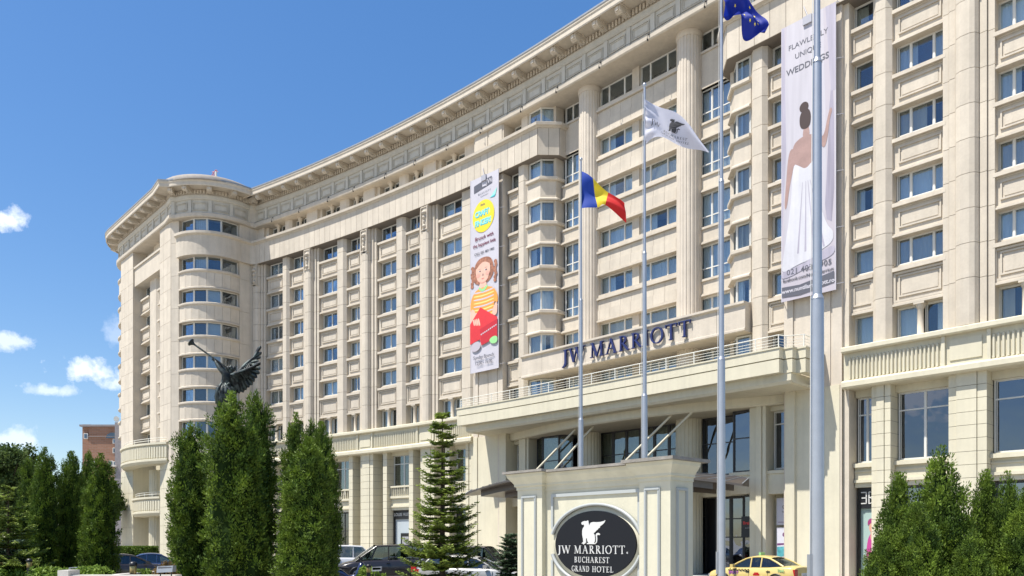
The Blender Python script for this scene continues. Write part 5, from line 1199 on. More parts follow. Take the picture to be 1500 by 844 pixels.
TV = [thuja_meshes(11, 7, [(0, 0, 1, .80), (.42, -.35, .80, .55), (-.45, -.2, .66, .52)], 1700, 32, .056), thuja_meshes(12, 7, [(0, .1, 1, .72), (-.42, -.3, .88, .58), (.45, -.25, .72, .58), (.0, -.6, .5, .5)], 1800, 32, .056), thuja_meshes(13, 6, [(0, 0, 1, .92), (.35, -.45, .6, .5)], 1450, 32, .056)]
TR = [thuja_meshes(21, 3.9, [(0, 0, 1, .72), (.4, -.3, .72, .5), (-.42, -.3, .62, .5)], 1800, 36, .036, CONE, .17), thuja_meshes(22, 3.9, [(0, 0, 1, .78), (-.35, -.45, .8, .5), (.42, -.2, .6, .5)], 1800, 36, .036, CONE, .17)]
def tree(name, label, cat, x, y, z0, ms_, sc_, rot, group=None):
    t = thing(name, label, cat, (x, y, z0), group); me, cm, tr = ms_
    for n_, m_ in (('crown', me), ('trunk', tr)):
        o = bpy.data.objects.new(n_, m_); sc.collection.objects.link(o); o.parent = t
        if n_ == 'crown': o2 = bpy.data.objects.new('dark_core', cm); sc.collection.objects.link(o2); o2.parent = o; o['kind'] = 'stuff' if 0 else 'part'; del o['kind']
    t.scale = sc_; t.rotation_euler = (0, 0, rot); return t
def th(px, ytop, wpx, z, v, label, z0=0.0, rows=TV, H0=7., R0=.97, grp='clipped columnar conifers'):
    k = z/1180.; X = (px-750)*k; top = 2+(796-ytop)*k; w_ = wpx*k/2
    tree('columnar_conifer', label, 'conifer', X, z, z0, rows[v], (w_/R0, w_/R0, (top-z0)/H0), v*1.7+px, grp)
th(279, 616, 68, 27, 0, 'dark green columnar conifer left of the bronze statue, standing by itself')
th(340, 573, 92, 24.4, 1, 'tallest columnar conifer, directly under the bronze statue')
th(376, 570, 60, 27.5, 0, 'slim columnar conifer under the wing tips of the bronze statue')
th(434, 604, 50, 27, 1, 'columnar conifer with the tall pointed top in the cluster beside the dark van')
th(455, 611, 36, 29, 0, 'thin middle conifer peeping out behind the cluster beside the dark van')
th(471, 618, 48, 26, 2, 'columnar conifer nearest the dark van', H0=6.)
th(450, 640, 80, 23.5, 1, 'lower rounded conifer in front of the cluster beside the dark van')
th(40, 668, 30, 36, 0, 'narrow columnar conifer farthest from the hotel in the long row', 0.3)
th(66, 655, 46, 33, 1, 'columnar conifer with twin tips in the middle of the long row', 0.3)
th(104, 661, 38, 34, 2, 'columnar conifer with a thinner see-through crown in the long row', 0.3, H0=6.)
th(130, 658, 30, 36, 0, 'slender conifer behind the widest one of the long row', 0.3)
th(148, 664, 54, 32, 1, 'widest columnar conifer of the long row, next to the parked dark cars', 0.3)
kr = dict(rows=TR, H0=3.9, R0=.74, grp='pointed conifers before the right wing')
th(1316, 692, 78, 15.5, 0, 'pointed bright green conifer beside the portrait poster shop', **kr)
th(1378, 653, 98, 15.0, 1, 'tallest pointed conifer under the wide blue window', **kr)
th(1300, 770, 76, 14.4, 1, 'short conifer at the near foot of the portrait poster shop', **kr)
th(1345, 735, 84, 14.2, 0, 'low bushy conifer in front of the tallest pointed one', **kr)
th(1443, 688, 66, 15.4, 0, 'pointed conifer second from the picture edge', **kr)
th(1477, 690, 60, 15.0, 1, 'pointed conifer at the picture edge', **kr)
th(1424, 775, 70, 14.0, 1, 'low conifer between the two pointed groups', **kr)
th(1505, 715, 90, 14.2, 0, 'broad conifer half cut off by the picture edge', **kr)
def fir(name, label, cat, x, y, z0, Ht, Rd, seed, m='fir', tiers=20, ls=.05, droop=.12, cone=.8, dens=1.0):
    g = np.random.default_rng(seed); Pn = []; An = []; Bn = []; Sh = []; br = MB()
    br.cyl((0, 0, -.2), (0, 0, Ht*.97), Ht*.016+.02, .012, 8)
    for i in range(tiers):
        t = .06+.92*(i/(tiers-1)); h = Ht*t; rl = Rd*(1-t)**cone*g.uniform(.74, 1.08)+.10
        nb = 11 if t < .7 else 8; a0 = g.uniform(0, 6.28)
        for j in range(nb):
            a = a0+j*6.283/nb+g.uniform(-.25, .25); L_ = rl*g.uniform(.66, 1.2); hh0 = h+g.uniform(-.5, .5)*Ht/tiers*.7
            o = np.array([math.cos(a), math.sin(a), 0]); s_ = np.array([-math.sin(a), math.cos(a), 0])
            def pt(q): return np.array([0, 0, hh0])+o*L_*q+np.array([0, 0, L_*(-droop*math.sin(q*2.6)+.16*q*q*(1+t))])
            br.tube([tuple(pt(q)) for q in (0, .3, .6, .95)], [.022*(1-t)+.008, .016*(1-t)+.006, .01, .004], 5)
            nt_ = max(5, int(L_*13))
            for q in np.linspace(.16, 1, nt_):
                for sg in (-1, 1) if q < .98 else (0,):
                    tl = L_*.36*(1.08-q)+.07; dv = o*.75+s_*sg*.8; dv = dv/np.linalg.norm(dv); b0 = pt(q); nn_ = max(4, int(tl/ls*2.4*dens))
                    for e in np.linspace(.05, 1, nn_):
                        c = b0+dv*tl*e+np.array([0, 0, .05*tl*math.sin(e*3)])
                        for sd2 in (-1, 1):
                            pv = np.cross(dv, [0, 0, 1]); ax = dv*.6+pv*sd2*.75+np.array([0, 0, g.uniform(.0, .55)])+g.normal(0, .12, 3); ax /= np.linalg.norm(ax)
                            Pn.append(c+ax*ls*.4); An.append(ax*ls*g.uniform(.5, .8)); w_ = np.cross(ax, [0, 0, 1.])+g.normal(0, .3, 3); Bn.append(w_/np.linalg.norm(w_)*ls*.26); Sh.append(g.uniform(.75, 1.25)*(1.0+.25*(e > .75)))
    me = leaf_mesh('crown', m, np.array(Pn), np.array(An), np.array(Bn), np.array(Sh))
    t = thing(name, label, cat, (x, y, z0)); obj2('crown', me, t); obj2('trunk', br.mesh('trunk', M['bark']), t); return t
def obj2(name, me, t, **k):
    o = bpy.data.objects.new(name, me); sc.collection.objects.link(o); o.parent = t
    for a, b in k.items(): o[a] = b
    return o
k = 22/1180.
fir('fir_tree', 'young fir with layered spreading branches in front of the luxury shop', 'fir tree', (648-750)*k, 22, 0, 2+(796-604)*k, 1.18, 5, 'fir', 21, .09, .12, .72, 1.15)
fir('spruce_tree', 'dark spruce half hidden behind the conifers beside the statue', 'spruce tree', (392-750)*31/1180., 31, 0, 6.9, 1.5, 6, 'spruce', 15, .085, .12, .7, .8)
fir('spruce_tree', 'small blue green spruce against the left edge of the monument wall', 'spruce tree', (748-750)*25/1180., 25, 0, 2.25, .70, 8, 'spruce', 16, .075, -.1, .7, 1.2)
fir('fir_tree', 'yellow green fir with drooping layers at the far left', 'fir tree', (12-750)*30/1180., 30, .2, 3.9, 1.7, 9, 'fir', 11, .085, .12, .7)
def broad(name, label, cat, x, y, z0, Ht, Rx, Rz, zc, seed, m='broad', ncl=420, nl=60, ls=.16, cr=.75, trunk=True):
    g = np.random.default_rng(seed); d = unit(g.normal(0, 1, (ncl, 3))); r = g.uniform(.35, 1, ncl)**.5; lump = 1+.22*np.sin(d[:, 0]*5+seed)+.18*np.sin(d[:, 2]*6+d[:, 1]*4)
    C = d*(r*lump)[:, None]*np.array([Rx, Rx, Rz])+np.array([0, 0, zc]); n = ncl*nl; Ci = np.repeat(np.arange(ncl), nl)
    of = unit(g.normal(0, 1, (n, 3)))*(g.uniform(0, 1, (n, 1))**.6)*cr*g.uniform(.6, 1.2, ncl)[Ci][:, None]*np.array([1, 1, .7]); P_ = C[Ci]+of
    P_[:, 2] = np.maximum(P_[:, 2], .05)
    ax = unit(g.normal(0, 1, (n, 3))+np.array([0, 0, .3])); sd_ = unit(np.cross(ax, unit(g.normal(0, 1, (n, 3))))); L_ = ls*g.uniform(.6, 1.2, n)[:, None]
    me = leaf_mesh('crown', m, P_, ax*L_, sd_*L_*.5, g.uniform(.75, 1.2, ncl)[Ci]*g.uniform(.85, 1.15, n))
    t = thing(name, label, cat, (x, y, z0)); obj2('crown', me, t)
    tr = MB()
    if trunk:
        tr.tube([(0, 0, -.2), (.05, .03, zc*.5), (.0, 0, zc)], [Ht*.03, Ht*.022, Ht*.012], 9)
        for i in range(14):
            c = C[i*7 % ncl]; tr.tube([(0, 0, zc*(.35+.04*i)), tuple(np.array([0, 0, zc*(.45+.04*i)])*.5+c*.5), tuple(c)], [Ht*.010, Ht*.006, .02], 6)
    else:
        for i in range(8): c = C[i]; tr.tube([(0, 0, 0), tuple(c*.6), tuple(c)], [.03, .02, .01], 5)
    obj2('trunk', tr.mesh('trunk', M['bark']), t); return t
broad('broadleaf_tree', 'grey green broadleaf tree rising behind the far left conifers', 'tree', (-2-750)*62/1180., 62, 0, 9.5, 3.0, 3.2, 6.3, 31, ncl=500, nl=60, ls=.17, cr=.8)
broad('broadleaf_tree', 'small tree top showing between the far left tree and the conifer row', 'tree', (35-750)*80/1180., 80, 0, 8, 2.2, 2.8, 6.0, 33, ncl=260, nl=50, ls=.2, cr=.8)
broad('broadleaf_tree', 'dark tree top just in front of the red brick building', 'tree', (150-750)*90/1180., 90, 0, 8, 1.6, 2.6, 6.6, 34, ncl=260, nl=50, ls=.22, cr=.9)
broad('juniper_shrub', 'feathery yellow green juniper spreading round the bollard at the far left', 'shrub', (45-750)*30/1180., 30, .25, 1, 1.5, .42, .42, 41, 'junip', 240, 60, .075, .28, False)
broad('juniper_shrub', 'yellow green juniper beside the low white wall', 'shrub', (88-750)*27/1180., 27, .25, 1, .85, .34, .55, 42, 'junip', 150, 60, .07, .22, False)
broad('dark_shrub', 'dark bluish shrub left of the columnar conifer row', 'shrub', (22-750)*33/1180., 33, .2, 2, .9, 1.1, 1.0, 43, 'spruce', 170, 70, .08, .35, False)
broad('flowering_shrub', 'light green leafy plant on top of the low white wall', 'shrub', (133-750)*23/1180., 23, .8, 1, .55, .16, .36, 44, 'junip', 90, 60, .05, .16, False)
broad('low_shrub', 'green bush behind the floodlight in the planter', 'shrub', (207-750)*25/1180., 25, .3, 1, .35, .28, .55, 45, 'thuja', 80, 60, .05, .2, False)
broad('brown_shrub', 'reddish brown shrub at the foot of the lone conifer', 'shrub', (243-750)*23/1180., 23, .3, 1, .32, .5, .55, 46, 'brownshrub', 80, 70, .045, .2, False)
broad('low_shrub', 'bright green plant behind the bollard beside the scooter', 'shrub', (538-750)*34/1180., 34, 0, 1, .5, .45, .55, 47, 'junip', 80, 60, .06, .2, False)
# clipped hedge
g = np.random.default_rng(77); hx = (199-750)*52/1180.; n = 9000
P_ = g.uniform(-1, 1, (n, 3)); ax_ = g.integers(0, 3, n); P_[np.arange(n), ax_] = np.sign(P_[np.arange(n), ax_])*g.uniform(.9, 1.04, n); P_ = P_*np.array([1.1, .8, .45])+np.array([0, 0, 1.35])
ax = unit(g.normal(0, 1, (n, 3))); sd_ = unit(np.cross(ax, unit(g.normal(0, 1, (n, 3)))))
hd = thing('clipped_hedge', 'box shaped clipped hedge behind the parked dark cars', 'hedge', (hx, 52, 0))
obj2('foliage', leaf_mesh('foliage', 'thuja', P_, ax*.06, sd_*.035, g.uniform(.8, 1.2, n)), hd); obj2('dark_core', MB().wbox(-1.0, 1.0, -.7, .7, .1, 1.72).mesh('dark_core', M['core']), hd)  # solid box fills the hedge, its dark colour stands in for inner shade
# ------------------------------------------------------------------ planter
pt2 = lambda px, z: ((px-750)*z/1180., z)
pw = MB()
a = pt2(98, 21); b = pt2(258, 21.0)
pl_ = thing('planter_wall', 'low white stone planter wall at the lower left', 'planter', ((a[0]+b[0])/2, 21, 0))
base = Vector(pl_['base'])
def plb(nm_, x0, x1, y0, y1, z0, z1, m): o = MB().wbox(x0-base.x, x1-base.x, y0-base.y, y1-base.y, z0, z1).mesh(nm_, M[m]); obj2(nm_, o, pl_)
plb('wall', a[0]-.05, b[0], 21, 21.3, 0, 1.10, 'wallstone'); plb('coping', a[0]-.1, b[0], 20.94, 21.36, 1.10, 1.17, 'wallstone')
plb('end_block', a[0]-.16, a[0]+.12, 20.85, 21.4, 0, 1.30, 'wallstone'); plb('wall', a[0]-.05, a[0]+.2, 21.3, 27, 0, 1.1, 'wallstone')
mb = MB(); mb.add([(-40, 22, .3), (-9.6, 22, .3), (-9.0, 36, .3), (-40, 36, .3)], [(0, 1, 2, 3)]); mb.add([(-40, 22, -.1), (-9.6, 22, -.1), (-9.6, 22, .3), (-40, 22, .3)], [(0, 1, 2, 3)]); mb.add([(-9.6, 22, -.1), (-9.0, 36, -.1), (-9.0, 36, .3), (-9.6, 22, .3)], [(0, 1, 2, 3)])
mb.add([(-9.0, 36, -.1), (-40, 36, -.1), (-40, 36, .3), (-9.0, 36, .3)], [(0, 1, 2, 3)])
o = mb.build('planting_bed', M['soil']); o['kind'] = 'structure'
g = np.random.default_rng(5); n = 16000; P_ = np.stack([g.uniform(-26, -9.4, n), g.uniform(22.2, 35.5, n), g.uniform(.3, .45, n)], 1); ax = unit(g.normal(0, .6, (n, 3))+np.array([0, 0, 1])); sd_ = unit(np.cross(ax, unit(g.normal(0, 1, (n, 3)))))
o = obj('ground_cover', leaf_mesh('ground_cover', 'junip', P_, ax*.09, sd_*.03, g.uniform(.6, 1.1, n)), None); tag(o, 'low green ground cover growing over the planting bed', 'ground cover'); o['kind'] = 'stuff'
# ------------------------------------------------------------------ bollards, floodlights
for px, z, top, lb, z0 in ((195, 22.4, 1.50, 'black bollard light with gold band in front of the low white wall', 0), (43, 29, 1.46, 'black bollard light with gold band among the yellow green juniper', .2),
                       (0, 30.5, 1.50, 'black bollard light half cut off at the far left edge', .2), (540, 33, 1.15, 'black bollard light beside the scooter', 0), (725, 39, 1.02, 'black bollard light next to the small spruce by the monument', 0)):
    x, y = pt2(px, z); t = thing('bollard_light', lb, 'bollard', (x, y, z0), 'black and gold bollard lights'); h = top-z0
    obj2('post', MB().lathe((0, 0, 0), [(.11, 0), (.11, .04), (.085, .06), (.085, h-.34)], 20).mesh('post', M['black']), t)
    obj2('gold_band', MB().lathe((0, 0, 0), [(.085, h-.34), (.088, h-.335), (.088, h-.135), (.085, h-.13)], 20).mesh('gold_band', M['gold']), t)
    obj2('cap', MB().lathe((0, 0, 0), [(.10, h-.13), (.11, h-.11), (.105, h-.06), (.07, h-.015), (.01, h)], 20).mesh('cap', M['black']), t)
for px, z, hz, sc_, lb in ((243, 20.6, 1.38, 1, 'grey box floodlight on two legs on the low white wall'), (111, 24, 1.25, .9, 'grey floodlight box beside the leafy plant on the white wall'), (552, 31, 1.05, .9, 'small tilted grey floodlight beside the scooter')):
    x, y = pt2(px, z); t = thing('floodlight', lb, 'floodlight', (x, y, hz-.22))
    hb_ = MB().prism(Loc(), [(-.2, -.1), (.2, -.1), (.2, .12), (-.2, .12)], .10, .26); hb_.v = [(a_[0]*sc_, a_[1]*sc_+a_[2]*.25, a_[2]+a_[0]*.05) for a_ in hb_.v]
    obj2('housing', hb_.mesh('housing', M['lead']), t); obj2('glass_front', MB().wbox(-.17*sc_, .17*sc_, -.07, -.06, .12, .24).mesh('glass_front', M['dglass']), t)
    for sx in (-.14, .14): obj2('leg', MB().cyl((sx, 0, -hz+.22 if hz < 1.2 else -.1), (sx, 0, .12), .015, n=6).mesh('leg', M['black']), t)
# ------------------------------------------------------------------ bronze statue on its column
SX, SY = (335-750)*35/1180., 35.0; q_ = 35/1180.
st = thing('winged_statue', 'dark bronze winged figure blowing a long raised trumpet, standing behind the tallest conifer', 'statue', (SX, SY, 0))
W_ = lambda x, y, d=0: Vector(((x-335)*q_, d, 2+(796-y)*q_))
obj2('pedestal', MB().lathe((0, 0, 0), [(.9, 0), (.9, .3), (.6, .5), (.55, 7.1), (.75, 7.3), (.8, 7.45)], 28).mesh('pedestal', M['wallstone']), st)
def skin(name, verts, edges, radii, m, parent, sub_=2):
    me = bpy.data.meshes.new(name); me.from_pydata([tuple(v) for v in verts], edges, []); o = bpy.data.objects.new(name, me); sc.collection.objects.link(o)
    md = o.modifiers.new('s', 'SKIN'); md.use_smooth_shade = True; md2 = o.modifiers.new('d', 'SUBSURF'); md2.levels = sub_; md2.render_levels = sub_
    for i, r in enumerate(radii): me.skin_vertices[0].data[i].radius = (r, r) if isinstance(r, (int, float)) else r
    me.skin_vertices[0].data[0].use_root = True
    dg = bpy.context.evaluated_depsgraph_get(); nm2 = bpy.data.meshes.new_from_object(o.evaluated_get(dg)); bpy.data.objects.remove(o); nm2.materials.clear(); nm2.materials.append(M[m]); nm2.name = name
    nm2.polygons.foreach_set('use_smooth', [True]*len(nm2.polygons)); return obj2(name, nm2, parent)
V = [W_(331, 572, 0), W_(333, 563, 0), W_(336, 553, 0), W_(338, 548, 0), W_(338, 543.5, -.02), W_(338.2, 539, -.03),      # pelvis .. head top
     W_(331, 549, -.22), W_(324, 541, -.22), W_(318.5, 532, -.16), W_(316.6, 529, -.13),                                 # near arm to the trumpet
     W_(336, 549, .24), W_(327, 541, .22), W_(319.5, 533, .06), W_(317.2, 529.6, -.02),                                  # far arm
     W_(327, 580, -.12), W_(331, 596, -.10), W_(329, 607, -.08), W_(323, 608.5, -.10),
     W_(334, 580, .14), W_(338, 594, .2), W_(344, 603, .2), W_(341, 606, .18)]
E_ = [(0, 1), (1, 2), (2, 3), (3, 4), (4, 5), (2, 6), (6, 7), (7, 8), (8, 9), (2, 10), (10, 11), (11, 12), (12, 13), (0, 14), (14, 15), (15, 16), (16, 17), (0, 18), (18, 19), (19, 20), (20, 21)]
RR = [.27, .22, .29, .12, .145, .12, .12, .10, .075, .06, .12, .10, .075, .06, .19, .12, .07, .06, .19, .12, .07, .06]
body = skin('body', V, E_, RR, 'bronze', st)
hd_ = MB(); cc_ = W_(338.4, 541, -.03)
for i in range(16): a_ = i*2.4; hd_.lathe(cc_+Vector((.10*math.cos(a_)+.04, .10*math.sin(a_), .02+.05*math.sin(i))), [(.01, -.07), (.06, -.04), (.075, 0), (.05, .05), (.01, .07)], 8)
sub('hair', hd_.mesh('hair', M['bronze']), body)
fc = MB(); fc.lathe(cc_+Vector((-.10, -.03, .0)), [(.01, -.11), (.07, -.08), (.10, 0), (.09, .07), (.01, .12)], 12); fc.cyl(cc_+Vector((-.19, -.04, .0)), cc_+Vector((-.24, -.05, -.03)), .025, .01, 6); sub('face', fc.mesh('face', M['bronze']), body)
for k_ in (9, 13):                                    # hands closed round the trumpet
    hb = MB(); c0 = V[k_]; hb.lathe(c0+Vector((0, 0, -.05)), [(.02, 0), (.06, .02), (.06, .08), (.02, .1)], 8)
    for f_ in range(5): a_ = Vector((-.10-.012*f_, -.05, .10-.03*f_)); hb.tube([c0+a_*.3, c0+a_*.8+Vector((0, -.03, .02)), c0+a_+Vector((.03, .0, .03))], .015, 5)
    sub('hand', hb.mesh('hand', M['bronze']), body)
dr = MB(); g = random.Random(3)                       # draped cloth
for i in range(16):
    x = 321+i*1.5; dd_ = -.34+.05*(i % 4); ln = g.uniform(6, 24)
    dr.tube([W_(331+(i-8)*.5, 561+g.uniform(0, 5), dd_*.6), W_(x+3, 572+g.uniform(-3, 4), dd_), W_(x, 578+ln*.5, dd_+.05), W_(x-2+g.uniform(-2, 2), 583+ln, dd_+.1)], [.05, .11, .10, .03], 6)
for i in range(10): dr.tube([W_(342-i*.4, 563, .2-.05*i), W_(336-i, 571+i*.6, -.1-.03*i), W_(322+i*.5, 582+i, -.2)], [.04, .09, .03], 6)
obj2('drapery', dr.mesh('drapery', M['bronze']), st)
tp = MB(); a_ = W_(337, 541.5, -.16); b_ = W_(288, 507, -.16); tp.cyl(a_, b_, .028, .04, 10); tp.lathe((0, 0, 0), [(.001, 0)], 3) if 0 else None
dv = (b_-a_).normalized(); n_ = 10
for i in range(n_): t0 = i/n_; t1 = (i+1)/n_; tp.cyl(b_+dv*(.22*t0), b_+dv*(.22*t1), .04+.14*t0**2.2, .04+.14*t1**2.2, 16, caps=False)
tr_ = obj2('trumpet', tp.mesh('trumpet', M['bronze']), st); M['bell'] = mat('polished_bell', (.45, .46, .44), .3, metal=.7)
sub('bell_rim', MB().cyl(b_+dv*.215, b_+dv*.235, .18, .185, 20).mesh('bell_rim', M['bell']), tr_)
def feather(root, tip, wd, d0, d1, bend):
    mb = MB(); n = 10; vs = []; fs = []; ax = (tip-root); pr_ = Vector((-ax.z, 0, ax.x)).normalized()
    for i in range(n+1):
        t = i/n; c = root+ax*t+pr_*bend*math.sin(t*math.pi)*ax.length; w_ = wd*(.35+.65*math.sin(min(1, t*1.25+.12)*math.pi*.5))*(1 if t < .8 else math.sqrt(max(0.02, 1-((t-.8)/.2)**2)))
        dd = d0+(d1-d0)*t
        vs += [c-pr_*w_+Vector((0, dd+.02, 0)), c+Vector((0, dd-.035, 0)), c+pr_*w_+Vector((0, dd+.02, 0)), c+Vector((0, dd+.03, 0))]
    for i in range(n):
        a = 4*i; b = a+4
        for j in range(4): k2 = (j+1) % 4; fs.append((a+j, a+k2, b+k2, b+j))
    fs += [(0, 1, 2, 3), (4*n+3, 4*n+2, 4*n+1, 4*n)]; mb.add(vs, fs, True); return mb
def wing(rt, lead, tips, d0, d1, wd, covert, nm_):
    lw = MB(); lw.tube([W_(*p, d0+(d1-d0)*i/(len(lead)-1)) for i, p in enumerate(lead)], [.13, .12, .10, .07, .03][:len(lead)], 8)
    w0 = obj2('wing', lw.mesh('wing', M['bronze']), st)
    n = len(tips)
    for i, (tx_, ty_) in enumerate(tips):
        u = 1-i/(n-1); p = catmull(lead, u*.78); f_ = feather(W_(p[0], p[1], d0+(d1-d0)*u*.7), W_(tx_, ty_, 0), wd*(1-.25*u), -.0+(i % 2)*.03-.02*i/n, .05*(i % 3)-.03*i/n+(d1*u), .03)
        sub('feather', f_.mesh('feather', M['bronze']), w0)
    for i in range(covert):
        g2 = random.Random(i+len(tips)); u = .05+.62*((i*7) % covert)/covert; p = catmull(lead, u); q2 = 5+9*g2.random(); an = math.radians(-62+110*(1-u)*g2.random()*.6)
        c0 = (p[0]+1.5*g2.random(), p[1]+1.2+4.5*g2.random()*(1-u)); f_ = feather(W_(c0[0], c0[1], d0-.08), W_(c0[0]+q2*.45*math.cos(an), c0[1]+q2*.7, 0), .055, d0-.10, d0-.12, .05); sub('feather', f_.mesh('feather', M['bronze']), w0)
wing(None, [(344, 549), (349, 541), (357, 531), (368, 520), (376.2, 503)], [(376.6, 502.5), (378, 512), (377, 519), (375.5, 526), (374.5, 532), (372, 538), (369, 542), (365, 546), (360, 549)], .22, .5, .10, 12, 1)
wing(None, [(344, 553), (352, 551), (362, 548), (374, 544), (386, 539)], [(389.5, 537.0), (388.5, 544), (386, 550.5), (382.5, 557), (377.5, 562), (373, 566.5), (368.5, 570), (363, 573), (357.5, 576), (352, 577.5), (346.5, 577), (342, 575)], -.30, -.75, .12, 26, 2)
# ------------------------------------------------------------------ brick block far left
M['brickm'] = bpy.data.materials.new('red_brick'); M['brickm'].use_nodes = True
t_ = M['brickm'].node_tree; br_ = t_.nodes.new('ShaderNodeTexBrick'); br_.inputs['Color1'].default_value = (.25, .125, .075, 1); br_.inputs['Color2'].default_value = (.31, .16, .10, 1); br_.inputs['Mortar'].default_value = (.26, .19, .15, 1)
br_.inputs['Scale'].default_value = 1; br_.inputs['Brick Width'].default_value = .9; br_.inputs['Row Height'].default_value = .28; br_.inputs['Mortar Size'].default_value = .03
tc_ = t_.nodes.new('ShaderNodeNewGeometry'); mp_ = t_.nodes.new('ShaderNodeMapping'); mp_.inputs['Rotation'].default_value = (R(90), 0, 0); t_.links.new(tc_.outputs['Position'], mp_.inputs['Vector']); t_.links.new(mp_.outputs[0], br_.inputs['Vector'])
t_.links.new(br_.outputs['Color'], t_.nodes['Principled BSDF'].inputs['Base Color']); t_.nodes['Principled BSDF'].inputs['Roughness'].default_value = .9
M['greywall'] = mat('grey_render', (.26, .24, .24), .9, var=.15)
Bz = 140.; bx = lambda px: (px-750)*Bz/1180.; bh = lambda y: 2+(796-y)*Bz/1180.
bb = thing('brick_building', 'red brick apartment block with an arched attic window behind the conifer row', 'building', (bx(150), Bz, 0)); bo = Vector(bb['base'])
def bpart(nm_, x0, x1, y0, y1, z0, z1, m, par=None):
    me = MB().wbox(x0-bo.x, x1-bo.x, y0-bo.y, y1-bo.y, z0, z1).mesh(nm_, M[m]); return obj2(nm_, me, bb) if par is None else sub(nm_, me, par)
wl = bpart('wall', bx(130), bx(172), Bz, Bz+14, 0, bh(625), 'brickm'); bpart('wall', bx(118), bx(130), Bz+.6, Bz+14, 0, bh(621), 'brickm')
bpart('wall', bx(172.3), bx(200), Bz-1, Bz+14, 0, bh(620), 'greywall'); bpart('wall', bx(108), bx(118), Bz+3, Bz+14, 0, bh(657), 'greywall'); bpart('parapet', bx(117.5), bx(172), Bz-.3, Bz+14, bh(625), bh(624)+.2, 'greywall') 
bpart('parapet', bx(129), bx(172), Bz-.25, Bz, bh(640), bh(639.4), 'greywall')
ar = MB(); vs = [(bx(165)+1.2*math.cos(R(a))*.95-bo.x, -.1, bh(642)+.95*math.sin(R(a))) for a in range(0, 181, 15)]; ar.add(vs, [tuple(range(len(vs)))]); obj2('arched_window', ar.mesh('arched_window', M['dglass']), bb)
for x0, x1, y0, y1 in ((123, 129, 635, 643), (165.5, 172, 643, 650), (165.5, 174, 656, 664), (159, 166, 675, 682), (166, 174, 676, 682), (168.5, 174.5, 694, 703), (166, 174, 714, 722), (168, 174, 733, 741), (140, 148, 695, 703), (150, 158, 714, 722), (132, 140, 676, 683)):
    wf = bpart('window', bx(x0), bx(x1), Bz-.12 if x0 < 172 else Bz-1.1, Bz+.1, bh(y1), bh(y0), 'frame'); bpart('pane', bx(x0)+.12, bx(x1)-.12, Bz-.16, Bz-.13, bh(y1)+.12, bh(y0)-.12, 'dglass', wf)
for y in (683, 724, 744): bpart('balcony', bx(163), bx(176), Bz-1.4, Bz-.2, bh(y+1.5), bh(y), 'wallstone')
an_ = thing('rooftop_antenna', 'thin television aerial on the roof of the red brick block', 'antenna', (bx(170), Bz+2, bh(624)))
mb = MB().cyl((0, 0, 0), (0, 0, 3.1), .04, n=5)
for z_, w_ in ((2.7, .45), (2.2, .6), (1.7, .7)): mb.cyl((-w_, 0, z_), (w_, 0, z_), .025, n=4)
obj2('mast', mb.mesh('mast', M['lead']), an_)
t = thing('rooftop_satellite_dish', 'small satellite dish on the grey end of the red brick block', 'satellite dish', (bx(173.5), Bz-.5, bh(620))); obj2('dish', MB().cyl((0, -.2, .6), (0, -.1, .62), .5, .42, 16).cyl((0, 0, 0), (0, 0, .6), .05, n=6).mesh('dish', M['rail']), t)
# red and white lattice mast on the tower roof
x, z = pt2(315, 88); t = thing('rooftop_mast', 'small pink and white lattice crane jib on the round tower roof', 'mast', (x, z, 38.4))
M['pinkp'] = mat('faded_red_paint', (.55, .18, .18), .6); mb = MB()
a_ = Vector((-2.1, 0, .9)); b_ = Vector((.15, 0, 4.4))
for o_ in (-.22, .22): mb.cyl(a_+Vector((o_, 0, -o_)), b_+Vector((o_*.3, 0, 0)), .05, n=5)
for i in range(8): p0 = a_.lerp(b_, i/8); p1 = a_.lerp(b_, (i+1)/8); mb.cyl(p0+Vector((-.2, 0, .2)), p1+Vector((.2, 0, -.2)), .04, n=4)
obj2('jib', mb.mesh('jib', M['pinkp']), t); obj2('post', MB().cyl((.1, 0, 0), (.1, 0, 4.2), .12, n=8).mesh('post', M['rail']), t); obj2('base_box', MB().wbox(-.5, .2, -.4, .4, 0, 1.1).mesh('base_box', M['pinkp']), t)
# ------------------------------------------------------------------ vehicles
def carpaint(name, col, metal=.0, rough=.28): return mat(name, col, rough, metal=metal, coat=.7, var=.0)
M['c_taxi'] = carpaint('taxi_yellow', (.62, .47, .16)); M['c_black'] = carpaint('dark_brown_black_paint', (.022, .018, .017)); M['c_white'] = carpaint('white_paint', (.60, .61, .62)); M['c_silver'] = carpaint('silver_paint', (.40, .42, .45), .4)
M['c_blue'] = carpaint('dark_blue_paint', (.02, .045, .12), .3); M['c_beige'] = carpaint('pale_silver_paint', (.42, .41, .38), .3); M['c_navy'] = carpaint('navy_scooter_paint', (.01, .02, .08)); M['seat'] = mat('black_seat', (.015, .014, .016), .55)
def lerp_st(S, x):
    for a, b in zip(S[:-1], S[1:]):
        if x <= b[0]: k = (x-a[0])/(b[0]-a[0]); return [a[i]+(b[i]-a[i])*k for i in range(len(a))]
    return list(S[-1])
